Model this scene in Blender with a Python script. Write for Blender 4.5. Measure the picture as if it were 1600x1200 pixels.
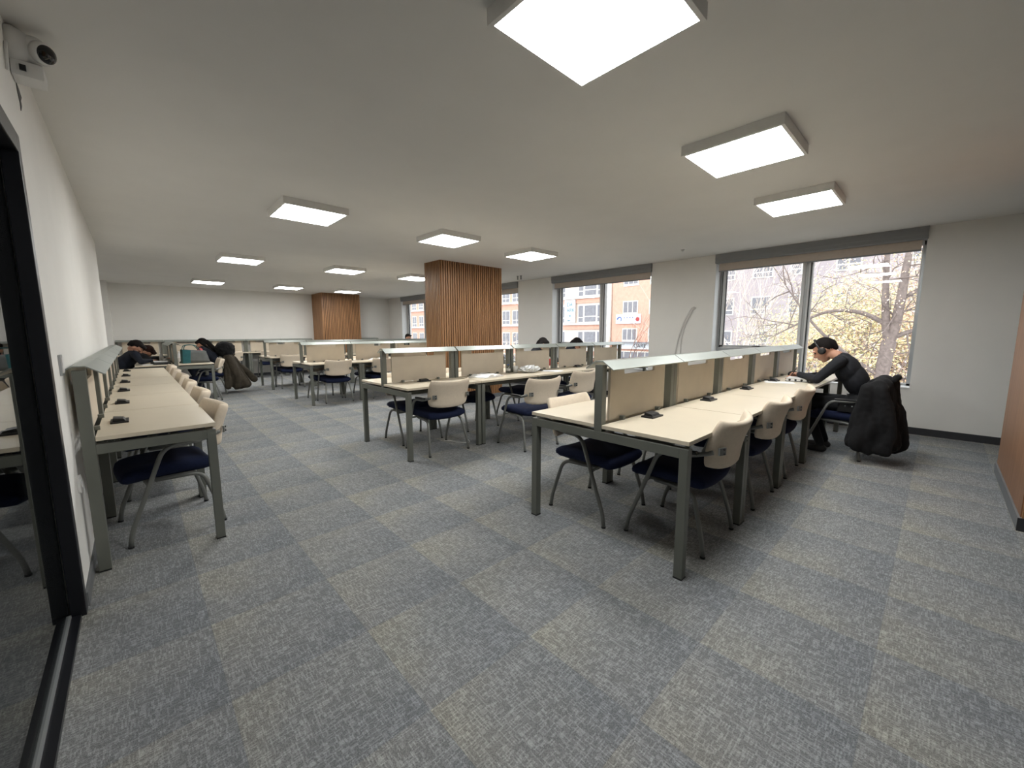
import bpy, bmesh, math, random
import numpy as np
from mathutils import Vector, Matrix, Quaternion, noise as mnoise
random.seed(7)
PI = math.pi
scene = bpy.context.scene
C = scene.collection
for o in list(bpy.data.objects):
    bpy.data.objects.remove(o)

# ---------------------------------------------------------------- camera
CAM_H = 1.40
yaw, pitch, roll = math.radians(43.2327), math.radians(7.2536), math.radians(0.1278)
fw = Vector((math.sin(yaw)*math.cos(pitch), math.cos(yaw)*math.cos(pitch), -math.sin(pitch)))
rt = Vector((math.cos(yaw), -math.sin(yaw), 0))
dn = fw.cross(rt)
rt2 = rt*math.cos(roll) + dn*math.sin(roll)
dn2 = -rt*math.sin(roll) + dn*math.cos(roll)
cd = bpy.data.cameras.new('camera'); cam = bpy.data.objects.new('camera', cd); C.objects.link(cam)
M = Matrix.Identity(4)
for i in range(3):
    M[i][0] = rt2[i]; M[i][1] = -dn2[i]; M[i][2] = -fw[i]
M[0][3], M[1][3], M[2][3] = 0, 0, CAM_H
cam.matrix_world = M
cd.sensor_width = 36; cd.lens = 626.37/1600*36; cd.clip_start = 0.02; cd.clip_end = 300
scene.camera = cam
# ---------------------------------------------------------------- world, exposure
SKY = 1.95
PANEL = 15.0
w = bpy.data.worlds.new('world'); scene.world = w; w.use_nodes = True
bg = w.node_tree.nodes['Background']
bg.inputs[0].default_value = (0.93, 0.96, 1.0, 1); bg.inputs[1].default_value = SKY
scene.view_settings.view_transform = 'Standard'
scene.view_settings.look = 'None'
scene.view_settings.gamma = 1
scene.view_settings.use_curve_mapping = False
scene.view_settings.exposure = 0.98

# ---------------------------------------------------------------- materials
def new_mat(name):
    m = bpy.data.materials.new(name); m.use_nodes = True
    nt = m.node_tree; b = nt.nodes['Principled BSDF']
    return m, nt, b
def N(nt, t, **kw):
    n = nt.nodes.new(t)
    for k, v in kw.items():
        setattr(n, k, v)
    return n
def mat(name, col, rough=0.6, metal=0.0, spec=0.5, var=0.06, scale=12.0, bump=0.0, bscale=200.0, stretch=None, sheen=0.0):
    m, nt, b = new_mat(name)
    tc = N(nt, 'ShaderNodeTexCoord')
    src = tc.outputs['Object']
    if stretch:
        mp = N(nt, 'ShaderNodeMapping'); mp.inputs['Scale'].default_value = stretch
        nt.links.new(src, mp.inputs[0]); src = mp.outputs[0]
    nz = N(nt, 'ShaderNodeTexNoise'); nz.inputs['Scale'].default_value = scale; nz.inputs['Detail'].default_value = 4
    nt.links.new(src, nz.inputs['Vector'])
    rp = N(nt, 'ShaderNodeValToRGB')
    rp.color_ramp.elements[0].position = 0.3; rp.color_ramp.elements[1].position = 0.7
    rp.color_ramp.elements[0].color = (*[max(0, c*(1-var)) for c in col], 1)
    rp.color_ramp.elements[1].color = (*[min(1, c*(1+var)) for c in col], 1)
    nt.links.new(nz.outputs['Fac'], rp.inputs[0]); nt.links.new(rp.outputs[0], b.inputs['Base Color'])
    b.inputs['Roughness'].default_value = rough; b.inputs['Metallic'].default_value = metal
    b.inputs['Specular IOR Level'].default_value = spec
    if sheen: b.inputs['Sheen Weight'].default_value = sheen
    if bump:
        n2 = N(nt, 'ShaderNodeTexNoise'); n2.inputs['Scale'].default_value = bscale
        nt.links.new(src, n2.inputs['Vector'])
        bp = N(nt, 'ShaderNodeBump'); bp.inputs['Strength'].default_value = bump; bp.inputs['Distance'].default_value = 0.002
        nt.links.new(n2.outputs['Fac'], bp.inputs['Height']); nt.links.new(bp.outputs[0], b.inputs['Normal'])
    return m
def srgb(r, g, b):
    f = lambda c: (c/255/12.92) if c/255 <= 0.04045 else ((c/255+0.055)/1.055)**2.4
    return (f(r), f(g), f(b))
def emit(name, col, s):
    m, nt, b = new_mat(name)
    b.inputs['Base Color'].default_value = (*col, 1)
    b.inputs['Emission Color'].default_value = (*col, 1); b.inputs['Emission Strength'].default_value = s
    return m
def glass_mat(name, tint=(0.96, 0.98, 0.98), boost=1.0):
    m, nt, b = new_mat(name); nt.nodes.remove(b)
    out = nt.nodes['Material Output']
    tr = N(nt, 'ShaderNodeBsdfTransparent'); tr.inputs[0].default_value = (*tint, 1)
    gl = N(nt, 'ShaderNodeBsdfGlossy'); gl.inputs['Roughness'].default_value = 0.0
    lw = N(nt, 'ShaderNodeLayerWeight'); lw.inputs[0].default_value = 0.5
    fr = N(nt, 'ShaderNodeMath', operation='POWER'); fr.inputs[1].default_value = 4.2; nt.links.new(lw.outputs['Facing'], fr.inputs[0])
    ml = N(nt, 'ShaderNodeMath', operation='MULTIPLY_ADD'); ml.inputs[1].default_value = 0.95*boost; ml.inputs[2].default_value = 0.042*boost; ml.use_clamp = True
    mx = N(nt, 'ShaderNodeMixShader')
    nt.links.new(fr.outputs[0], ml.inputs[0]); nt.links.new(ml.outputs[0], mx.inputs[0])
    nt.links.new(tr.outputs[0], mx.inputs[1]); nt.links.new(gl.outputs[0], mx.inputs[2])
    nt.links.new(mx.outputs[0], out.inputs[0])
    return m
def carpet_mat():
    m, nt, b = new_mat('carpet')
    uv = N(nt, 'ShaderNodeUVMap'); sp = N(nt, 'ShaderNodeSeparateXYZ'); nt.links.new(uv.outputs[0], sp.inputs[0])
    geo = N(nt, 'ShaderNodeNewGeometry')
    def math_(op, a, bb, clamp=False):
        n = N(nt, 'ShaderNodeMath', operation=op); n.use_clamp = clamp
        for i, v in enumerate((a, bb)):
            if isinstance(v, (int, float)): n.inputs[i].default_value = v
            else: nt.links.new(v, n.inputs[i])
        return n.outputs[0]
    def nz(scale, st, det=2.0):
        mp = N(nt, 'ShaderNodeMapping'); mp.inputs['Scale'].default_value = st
        nt.links.new(geo.outputs['Position'], mp.inputs[0])
        n = N(nt, 'ShaderNodeTexNoise'); n.inputs['Scale'].default_value = scale; n.inputs['Detail'].default_value = det
        nt.links.new(mp.outputs[0], n.inputs['Vector']); return n.outputs['Fac']
    g = math_('MULTIPLY', math_('ADD', math_('SUBTRACT', 1.0, sp.outputs[0]), math_('MULTIPLY', sp.outputs[1], 0.85)), 0.54)
    big = nz(2.2, (1, 1, 1), 3.0)
    g = math_('ADD', g, math_('MULTIPLY', math_('SUBTRACT', big, 0.5), 0.9))
    rp = N(nt, 'ShaderNodeValToRGB'); e = rp.color_ramp.elements
    e[0].position = 0.15; e[0].color = (*srgb(126, 129, 132), 1)
    e[1].position = 1.0; e[1].color = (*srgb(149, 147, 139), 1)
    k = rp.color_ramp.elements.new(0.58); k.color = (*srgb(138, 139, 139), 1)
    nt.links.new(g, rp.inputs[0])
    def dash(sx, sy, off, thr):
        mp = N(nt, 'ShaderNodeMapping'); mp.inputs['Scale'].default_value = (sx, sy, 0); mp.inputs['Location'].default_value = (off, off*1.7, 0)
        nt.links.new(geo.outputs['Position'], mp.inputs[0])
        fl = N(nt, 'ShaderNodeVectorMath', operation='FLOOR'); nt.links.new(mp.outputs[0], fl.inputs[0])
        wn = N(nt, 'ShaderNodeTexWhiteNoise', noise_dimensions='2D'); nt.links.new(fl.outputs[0], wn.inputs['Vector'])
        return math_('GREATER_THAN', wn.outputs['Value'], thr)
    sel = nz(7.0, (1, 1, 1)); fine = nz(1.0, (300, 300, 300), 1.0)
    d1 = math_('MULTIPLY', dash(210, 40, 0.0, 0.72), math_('ADD', sel, 0.25)); d2 = math_('MULTIPLY', dash(40, 210, 9.3, 0.72), math_('SUBTRACT', 1.25, sel))
    d3 = dash(230, 230, 4.1, 0.6)
    st = math_('ADD', math_('MULTIPLY', math_('ADD', d1, d2), 0.62), math_('MULTIPLY', d3, -0.30))
    st = math_('ADD', math_('SUBTRACT', st, 0.14), math_('MULTIPLY', math_('SUBTRACT', fine, 0.5), 1.3))
    br = math_('ADD', 1.0, math_('MULTIPLY', st, 0.62))
    br = math_('MAXIMUM', br, 0.3)
    mx = N(nt, 'ShaderNodeMix', data_type='RGBA', blend_type='MULTIPLY'); mx.inputs[0].default_value = 1.0
    nt.links.new(rp.outputs[0], mx.inputs[6])
    cb = N(nt, 'ShaderNodeCombineColor')
    for i in range(3): nt.links.new(br, cb.inputs[i])
    nt.links.new(cb.outputs[0], mx.inputs[7]); nt.links.new(mx.outputs[2], b.inputs['Base Color'])
    b.inputs['Roughness'].default_value = 0.95; b.inputs['Specular IOR Level'].default_value = 0.15
    bp = N(nt, 'ShaderNodeBump'); bp.inputs['Strength'].default_value = 0.5; bp.inputs['Distance'].default_value = 0.003
    nt.links.new(st, bp.inputs['Height']); nt.links.new(bp.outputs[0], b.inputs['Normal'])
    return m
def wood_mat(name, c1, c2, rough=0.45):
    m, nt, b = new_mat(name)
    tc = N(nt, 'ShaderNodeTexCoord'); oi = N(nt, 'ShaderNodeObjectInfo')
    ad = N(nt, 'ShaderNodeVectorMath', operation='ADD')
    mp = N(nt, 'ShaderNodeMapping'); mp.inputs['Scale'].default_value = (30, 30, 1.6)
    nt.links.new(tc.outputs['Object'], ad.inputs[0]); 
    cx = N(nt, 'ShaderNodeCombineXYZ')
    ml = N(nt, 'ShaderNodeMath', operation='MULTIPLY'); ml.inputs[1].default_value = 37.0
    nt.links.new(oi.outputs['Random'], ml.inputs[0])
    for i in range(3): nt.links.new(ml.outputs[0], cx.inputs[i])
    nt.links.new(cx.outputs[0], ad.inputs[1]); nt.links.new(ad.outputs[0], mp.inputs[0])
    nz = N(nt, 'ShaderNodeTexNoise'); nz.inputs['Scale'].default_value = 1.0; nz.inputs['Detail'].default_value = 6
    nt.links.new(mp.outputs[0], nz.inputs['Vector'])
    rp = N(nt, 'ShaderNodeValToRGB'); rp.color_ramp.elements[0].position = 0.3; rp.color_ramp.elements[1].position = 0.72
    rp.color_ramp.elements[0].color = (*c1, 1); rp.color_ramp.elements[1].color = (*c2, 1)
    nt.links.new(nz.outputs['Fac'], rp.inputs[0]); nt.links.new(rp.outputs[0], b.inputs['Base Color'])
    b.inputs['Roughness'].default_value = rough
    return m
MT = {}
MT['carpet'] = carpet_mat()
MT['wall'] = mat('wall_paint', srgb(238, 236, 231), 0.85, var=0.015, scale=3, bump=0.05, bscale=90, spec=0.3)
MT['ceiling'] = mat('ceiling_paint', srgb(226, 224, 220), 0.9, var=0.02, scale=2, spec=0.2)
MT['reveal'] = mat('reveal_paint', srgb(225, 225, 224), 0.7, var=0.015)
MT['base'] = mat('baseboard_black', srgb(52, 53, 56), 0.5)
MT['baseg'] = mat('baseboard_grey', srgb(110, 112, 114), 0.5)
MT['metal'] = mat('grey_painted_metal', srgb(114, 116, 108), 0.42, metal=0.25, var=0.03)
MT['hood'] = mat('hood_metal', srgb(154, 159, 153), 0.38, metal=0.35, var=0.02)
MT['top'] = mat('desk_laminate', srgb(217, 205, 183), 0.33, var=0.02, scale=6, spec=0.5)
MT['edge'] = mat('desk_panel', srgb(205, 192, 172), 0.5, var=0.03, scale=8)
MT['black'] = mat('black_plastic', srgb(30, 30, 31), 0.45)
MT['cream'] = mat('cream_fabric', srgb(222, 207, 186), 0.9, var=0.04, scale=60, bump=0.25, bscale=500, spec=0.2, sheen=0.1)
MT['navy'] = mat('navy_fabric', srgb(29, 36, 62), 0.9, var=0.12, scale=80, bump=0.3, bscale=500, spec=0.2)
MT['tube'] = mat('chair_tube', srgb(128, 129, 125), 0.4, metal=0.3, var=0.02)
MT['pad'] = mat('arm_pad', srgb(38, 38, 39), 0.5)
MT['wood'] = wood_mat('slat_wood', srgb(124, 86, 54), srgb(180, 134, 92))
MT['woodback'] = mat('slat_backing', srgb(58, 38, 24), 0.8)
MT['woodflat'] = wood_mat('wood_veneer', srgb(126, 90, 64), srgb(150, 110, 80))
MT['alu'] = mat('aluminium', srgb(178, 181, 182), 0.35, metal=0.6, var=0.02)
MT['aluw'] = mat('white_frame', srgb(225, 226, 226), 0.4, var=0.01)
MT['gasket'] = mat('gasket', srgb(45, 46, 48), 0.6)
MT['cassette'] = mat('blind_cassette', srgb(138, 140, 142), 0.5, metal=0.0, var=0.02)
MT['blind'] = mat('blind_fabric', srgb(196, 184, 172), 0.9, var=0.04, scale=30)
MT['glass'] = glass_mat('window_glass', boost=1.0)
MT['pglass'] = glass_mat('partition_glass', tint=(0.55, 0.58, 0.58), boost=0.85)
MT['bframe'] = mat('black_frame', srgb(24, 25, 30), 0.35, var=0.1)
MT['lframe'] = mat('light_frame', srgb(228, 226, 222), 0.5, var=0.02)
MT['panel'] = emit('light_panel', (0.99, 1.0, 0.99), PANEL)
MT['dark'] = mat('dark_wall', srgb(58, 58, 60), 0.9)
MT['white'] = mat('white_plastic', srgb(222, 221, 218), 0.45, var=0.01)
MT['paper'] = mat('paper', srgb(238, 238, 236), 0.8, var=0.02, scale=40)
MT['plastic'] = mat('clear_bag', srgb(225, 226, 225), 0.25, var=0.05)
MT['lens'] = mat('lens', srgb(14, 16, 18), 0.08)
MT['skin'] = mat('skin', srgb(196, 146, 120), 0.55, var=0.06, scale=30)
MT['hair'] = mat('black_hair', srgb(24, 20, 19), 0.85, var=0.3, scale=60, spec=0.2)
MT['hairbr'] = mat('brown_hair', srgb(44, 28, 24), 0.85, var=0.3, scale=60, spec=0.2)
MT['sweater'] = mat('black_sweater', srgb(26, 28, 34), 0.9, var=0.2, scale=40, bump=0.3, bscale=300)
MT['trouser'] = mat('black_trousers', srgb(24, 25, 28), 0.9, var=0.2)
MT['jeans'] = mat('dark_jeans', srgb(36, 42, 58), 0.9, var=0.2)
MT['shoe'] = mat('shoe', srgb(40, 38, 38), 0.6)
MT['coat'] = mat('black_coat', srgb(17, 17, 19), 0.95, var=0.3, scale=25, bump=0.6, bscale=120)
MT['olive'] = mat('olive_coat', srgb(62, 55, 44), 0.9, var=0.2, scale=20, bump=0.4, bscale=90)
MT['teal'] = mat('teal_fabric', srgb(24, 84, 88), 0.7, var=0.15)
MT['bag'] = mat('grey_bag', srgb(92, 94, 92), 0.7, var=0.12)
MT['pink'] = mat('pink_fabric', srgb(214, 104, 104), 0.8, var=0.1)
MT['navyj'] = mat('navy_jacket', srgb(20, 25, 38), 0.9, var=0.2)
MT['red'] = mat('red_plastic', srgb(172, 40, 48), 0.4)
MT['yellow'] = mat('kraft_card', srgb(206, 172, 110), 0.7)
MT['eye'] = mat('eye_dark', srgb(30, 22, 20), 0.3)
MT['lip'] = mat('lip', srgb(160, 96, 88), 0.5)
MT['blue'] = mat('blue_print', srgb(60, 90, 170), 0.6)
MT['tealprint'] = mat('teal_print', srgb(70, 120, 132), 0.6)

# ---------------------------------------------------------------- mesh helpers
def box(bm, x0, x1, y0, y1, z0, z1):
    vs = [bm.verts.new(p) for p in ((x0,y0,z0),(x1,y0,z0),(x1,y1,z0),(x0,y1,z0),(x0,y0,z1),(x1,y0,z1),(x1,y1,z1),(x0,y1,z1))]
    for f in ((0,3,2,1),(4,5,6,7),(0,1,5,4),(1,2,6,5),(2,3,7,6),(3,0,4,7)):
        bm.faces.new([vs[i] for i in f])
    return vs
def prism(bm, pts, axis, a, b):
    """polygon pts (2-D) extruded along axis between a and b"""
    def P(p, t):
        return {'x': (t, p[0], p[1]), 'y': (p[0], t, p[1]), 'z': (p[0], p[1], t)}[axis]
    A = [bm.verts.new(P(p, a)) for p in pts]; B = [bm.verts.new(P(p, b)) for p in pts]
    n = len(pts)
    bm.faces.new(A[::-1]); bm.faces.new(B)
    for i in range(n):
        bm.faces.new((A[i], A[(i+1) % n], B[(i+1) % n], B[i]))
def fillet(pts, r=0.05, n=5):
    pts = [Vector(p) for p in pts]; out = [pts[0]]
    for i in range(1, len(pts)-1):
        a, b, c = pts[i-1], pts[i], pts[i+1]
        d1, d2 = (a-b), (c-b); rr = min(r, d1.length*0.48, d2.length*0.48)
        p, q = b + d1.normalized()*rr, b + d2.normalized()*rr
        for k in range(n+1):
            t = k/n
            out.append(p*(1-t)**2 + b*2*t*(1-t) + q*t*t)
    out.append(pts[-1]); return out
def tube(bm, pts, r, seg=8, cap=True):
    pts = [Vector(p) for p in pts]; n = len(pts)
    rad = r if isinstance(r, (list, tuple)) else [r]*n
    t0 = (pts[1]-pts[0]).normalized()
    up = Vector((0,0,1)) if abs(t0.z) < 0.9 else Vector((1,0,0))
    nrm = t0.cross(up).normalized(); rings = []; prev = t0
    for i in range(n):
        t = (pts[min(i+1, n-1)] - pts[max(i-1, 0)]).normalized()
        q = prev.rotation_difference(t); nrm = (q @ nrm).normalized(); prev = t
        bn = t.cross(nrm)
        rings.append([bm.verts.new(pts[i] + (nrm*math.cos(2*PI*k/seg) + bn*math.sin(2*PI*k/seg))*rad[i]) for k in range(seg)])
    for i in range(n-1):
        for k in range(seg):
            bm.faces.new((rings[i][k], rings[i][(k+1) % seg], rings[i+1][(k+1) % seg], rings[i+1][k]))
    if cap:
        bm.faces.new(rings[0][::-1]); bm.faces.new(rings[-1])
def lathe(bm, prof, c=(0,0,0), seg=16):
    rings = []
    for r, z in prof:
        rings.append([bm.verts.new((c[0]+r*math.cos(2*PI*k/seg), c[1]+r*math.sin(2*PI*k/seg), c[2]+z)) for k in range(seg)])
    for i in range(len(rings)-1):
        for k in range(seg):
            bm.faces.new((rings[i][k], rings[i][(k+1) % seg], rings[i+1][(k+1) % seg], rings[i+1][k]))
    bm.faces.new(rings[0][::-1]); bm.faces.new(rings[-1])
def cushion(bm, fn, thick, nx=14, ny=12, edge=6.0):
    """closed pillow: fn(u,v) -> (point, normal); thickness falls to 0 at the rim"""
    top, bot = {}, {}
    for i in range(nx+1):
        for j in range(ny+1):
            u = -math.cos(PI*i/nx); v = -math.cos(PI*j/ny)
            p, n = fn(u, v); m = max(abs(u), abs(v))
            rim = i in (0, nx) or j in (0, ny)
            t = 0 if rim else thick*0.5*(max(0, 1-m**edge))**0.5
            top[i, j] = bm.verts.new(p + n*t)
            bot[i, j] = top[i, j] if rim else bm.verts.new(p - n*t)
    for i in range(nx):
        for j in range(ny):
            bm.faces.new((top[i,j], top[i+1,j], top[i+1,j+1], top[i,j+1]))
            f = [bot[i,j], bot[i,j+1], bot[i+1,j+1], bot[i+1,j]]
            bm.faces.new(f)
def mesh_of(bm, name, m, smooth=False, bevel=0.0):
    if bevel:
        bmesh.ops.bevel(bm, geom=list(bm.edges), offset=bevel, segments=2, affect='EDGES', profile=0.7)
    bmesh.ops.recalc_face_normals(bm, faces=bm.faces)
    me = bpy.data.meshes.new(name); bm.to_mesh(me); bm.free()
    if m: me.materials.append(MT[m])
    if smooth:
        for p in me.polygons: p.use_smooth = True
    return me
def link(name, me, parent=None, loc=None, rot=None):
    o = bpy.data.objects.new(name, me); C.objects.link(o)
    if parent: o.parent = parent
    if loc: o.location = loc
    if rot: o.rotation_euler = rot
    return o
def obj(name, bm, m, parent=None, smooth=False, bevel=0.0):
    return link(name, mesh_of(bm, name, m, smooth, bevel), parent)
def bx(name, b, m, parent=None, bevel=0.0):
    bm = bmesh.new(); box(bm, *b); return obj(name, bm, m, parent, bevel=bevel)
def tag(o, label, cat, group=None):
    o['label'] = label; o['category'] = cat
    if group: o['group'] = group
    return o
def struct(o):
    o['kind'] = 'structure'; return o
def thing(name, label, cat, loc=(0,0,0), rz=0.0, group=None):
    o = bpy.data.objects.new(name, None); C.objects.link(o)
    o.location = loc; o.rotation_euler = (0, 0, rz); o.empty_display_size = 0.1
    return tag(o, label, cat, group)
def copy_tree(o, parent=None):
    c = o.copy(); C.objects.link(c)
    if parent: c.parent = parent
    for ch in list(o.children): copy_tree(ch, c)
    return c
def smooth_by_angle(me, deg=40):
    for p in me.polygons: p.use_smooth = True
    try: me.set_sharp_from_angle(angle=math.radians(deg))
    except Exception: pass

# ---------------------------------------------------------------- room shell
XL, XW, YB, ZC = -0.295, 7.75, 15.6, 2.78
YN = -4.2
floor = struct(bx('floor', (-3.2, 8.3, YN-0.2, YB+0.3, -0.20, -0.008), 'dark'))
# carpet tiles (monolithic, every tile fades from sand to blue)
TX, TY, TX0, TY0 = 0.5345, 0.556, 0.155, 0.072
def tile_bm(bm, x0, y0, sx, sy, uvl):
    g = 0.00025
    vs = box(bm, x0+g, x0+sx-g, y0+g, y0+sy-g, -0.008, 0.0)
    return vs
def uv_fill(bm, x0, y0, sx, sy, faces):
    l = bm.loops.layers.uv.verify()
    for f in faces:
        for lp in f.loops:
            lp[l].uv = ((lp.vert.co.x-x0)/sx, (lp.vert.co.y-y0)/sy)
bm = bmesh.new(); tile_bm(bm, 0, 0, TX, TY, None); uv_fill(bm, 0, 0, TX, TY, bm.faces)
tile_me = mesh_of(bm, 'carpet_tile', 'carpet')
def project(p):
    d = Vector(p) - Vector((0, 0, CAM_H)); z = d.dot(fw)
    if z < 0.05: return None
    return 800 + 626.37*d.dot(rt2)/z, 600 + 626.37*d.dot(dn2)/z, z
cells = []
for i in range(-2, 15):
    for j in range(-8, 29):
        x0, y0 = TX0+i*TX, TY0+j*TY
        if x0+TX < XL-0.1 or x0 > XW or y0 > YB: continue
        pr = project((x0+TX/2, y0+TY/2, 0)); vis = False; size = 0
        if pr:
            px, py, zz = pr
            vis = -120 < px < 1720 and py < 1330
            size = (1.4/zz)/zz
        cells.append((vis, size, x0, y0))
cells.sort(key=lambda c: (not c[0], -c[1]))
rest = bmesh.new()
for n, (vis, size, x0, y0) in enumerate(cells):
    x1, y1 = min(x0+TX, XW), min(y0+TY, YB)
    whole = x0 >= XL-0.2 and x1 == x0+TX and y1 == y0+TY
    if n < 290 and vis and whole:
        link('carpet_tile', tile_me, floor, (x0, y0, 0))
    else:
        nf = set(rest.faces)
        tile_bm(rest, x0, y0, x1-x0, y1-y0, None)
        uv_fill(rest, x0, y0, TX, TY, [f for f in rest.faces if f not in nf])
o = obj('carpet_tiles', rest, 'carpet', floor); o['kind'] = 'stuff'
ceil = struct(bx('ceiling', (-3.2, 8.3, YN-0.2, YB+0.3, ZC, ZC+0.15), 'ceiling'))
# left wall (up to the glass partition), recess behind its far corner, pilaster, back wall
PY0, PY1, PZ = -2.6, 2.88, 2.27       # glass partition opening
bm = bmesh.new()
box(bm, XL-0.12, XL, PY1, 9.05, 0, ZC); box(bm, XL-0.12, XL, PY0, PY1, PZ, ZC); box(bm, XL-0.12, XL, YN, PY0, 0, ZC)
struct(obj('wall_left', bm, 'wall'))
bm = bmesh.new(); box(bm, -1.12, -1.0, 9.05, YB, 0, ZC); box(bm, -1.0, XL-0.12, 8.95, 9.05, 0, ZC); struct(obj('wall_recess', bm, 'wall'))
struct(bx('wall_pilaster', (-1.0, -0.37, 15.0, YB, 0, ZC), 'wall'))
struct(bx('wall_back', (-1.1, 8.3, YB, YB+0.15, 0, ZC), 'wall'))
struct(bx('wall_near', (-0.42, 8.3, YN-0.15, YN, 0, ZC), 'wall'))
# corridor behind the glass
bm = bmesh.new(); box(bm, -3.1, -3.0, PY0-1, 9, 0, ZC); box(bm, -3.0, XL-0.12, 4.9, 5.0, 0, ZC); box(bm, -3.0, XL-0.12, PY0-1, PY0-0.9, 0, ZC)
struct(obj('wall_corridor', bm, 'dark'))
# baseboards
struct(bx('baseboard_left', (XL, XL+0.012, PY1+0.02, 9.05, 0, 0.075), 'baseg'))
struct(bx('baseboard_back', (-0.37, XW, YB-0.012, YB, 0, 0.09), 'base'))
struct(bx('baseboard_right', (XW-0.014, XW, YN, YB, 0, 0.095), 'base'))
# window wall
SILL, HEAD = 0.62, 2.62
WIN = [(0.235 + 3.88*k, 2.885 + 3.88*k) for k in range(4)]
XO = 8.16
bm = bmesh.new()
ys = [YN] + [v for wv in WIN for v in wv] + [YB]
for k in range(0, len(ys), 2):
    box(bm, XW, XO, ys[k], ys[k+1], 0, ZC)
for a, b in WIN:
    box(bm, XW, XO, a, b, 0, SILL); box(bm, XW, XO, a, b, HEAD+0.02, ZC)
struct(obj('wall_window_side', bm, 'wall'))
for k, (a, b) in enumerate(WIN):
    t = 0.05
    fx0, fx1 = 8.0, 8.07
    mu = a + 1.30                                   # mullion centre
    r = bpy.data.objects.new('window_%d' % (k+1), None); C.objects.link(r); struct(r)
    r.location = (8.0, (a+b)/2, SILL)
    def wp(name, bb, m, parent=r, bevel=0.0):
        bb = (bb[0]-8.0, bb[1]-8.0, bb[2]-(a+b)/2, bb[3]-(a+b)/2, bb[4]-SILL, bb[5]-SILL)
        return bx(name, bb, m, parent, bevel)
    for (y0, y1) in ((a, a+t), (b-t, b)):
        wp('frame_jamb', (fx0, fx1, y0, y1, SILL, HEAD+0.02), 'alu')
    wp('frame_rail', (fx0, fx1, a, b, SILL, SILL+t), 'alu'); wp('frame_rail', (fx0, fx1, a, b, HEAD-0.04, HEAD+0.02), 'alu')
    ml = wp('mullion', (fx0-0.02, fx1, mu-0.045, mu+0.045, SILL, HEAD), 'alu')
    wp('mullion_strip', (fx0-0.024, fx0-0.021, mu-0.012, mu+0.010, SILL, HEAD), 'aluw', r)
    wp('mullion_strip', (fx0-0.024, fx0-0.021, mu-0.030, mu-0.016, SILL, HEAD), 'gasket', r)
    wp('transom', (fx0, fx1, mu+0.045, b-t, 1.06, 1.13), 'alu')
    s0, s1, sz0, sz1 = mu+0.055, b-t-0.005, 1.135, HEAD-0.045   # opening sash
    for nm, bb in (('sash_stile', (s0, s0+0.04, sz0, sz1)), ('sash_stile', (s1-0.05, s1, sz0, sz1)), ('sash_rail', (s0, s1, sz0, sz0+0.035)), ('sash_rail', (s0, s1, sz1-0.05, sz1))):
        wp(nm, (fx0-0.015, fx1-0.01, bb[0], bb[1], bb[2], bb[3]), 'aluw' if nm == 'sash_stile' else 'alu')
    wp('gasket', (fx0-0.017, fx0+0.03, s1-0.058, s1-0.050, sz0, sz1), 'gasket')
    wp('gasket', (fx0-0.017, fx0+0.03, s1+0.0, s1+0.012, sz0, sz1), 'gasket')
    wp('handle', (fx0-0.06, fx0-0.045, (s0+s1)/2-0.06, (s0+s1)/2+0.06, sz0+0.02, sz0+0.035), 'gasket')
    wp('pane', (fx0+0.03, fx0+0.034, s0+0.03, s1-0.04, sz0+0.02, sz1-0.02), 'glass')
    wp('pane', (fx0+0.03, fx0+0.034, mu+0.045, b-t, SILL+t, 1.06), 'glass')
    wp('pane', (fx0+0.03, fx0+0.034, a+t, mu-0.045, SILL+t, HEAD-0.04), 'glass')
    wp('reveal_lining', (XW+0.004, fx0, b-0.004, b, SILL, HEAD+0.02), 'reveal')
    wp('reveal_lining', (XW+0.004, fx0, a, a+0.004, SILL, HEAD+0.02), 'reveal')
    wp('window_sill', (XW-0.015, fx0, a, b, SILL, SILL+0.02), 'reveal')
    # roller blind: cassette on the wall, a strip of fabric below it
    bl = thing('roller_blind', 'grey roller blind cassette over the %s window' % ('nearest, tree-filled', 'second, house-facing', 'column-hidden third', 'farthest')[k], 'blind', (XW, (a+b)/2, HEAD), 0, 'roller blinds over the windows')
    h2 = (b-a)/2
    bm = bmesh.new(); prism(bm, [(-0.035, 0.015), (-0.035, 0.055), (-0.042, 0.075), (-0.042, 0.16), (0.09, 0.16), (0.09, 0.0), (-0.02, 0.0)], 'y', -h2-0.005, h2+0.005)
    obj('cassette', bm, 'cassette', bl)
    bx('fabric', (0.040, 0.043, -h2+0.05, h2-0.04, -0.125, 0.02), 'blind', bl)
    bx('bottom_bar', (0.034, 0.049, -h2+0.05, h2-0.04, -0.142, -0.122), 'cassette', bl)
    bm = bmesh.new(); tube(bm, [(0.06, -h2+0.035, 0.0), (0.06, -h2+0.033, -0.6), (0.06, -h2+0.036, -1.15)], 0.006, 6); obj('pull_chain', bm, 'white', bl, True)

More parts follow.
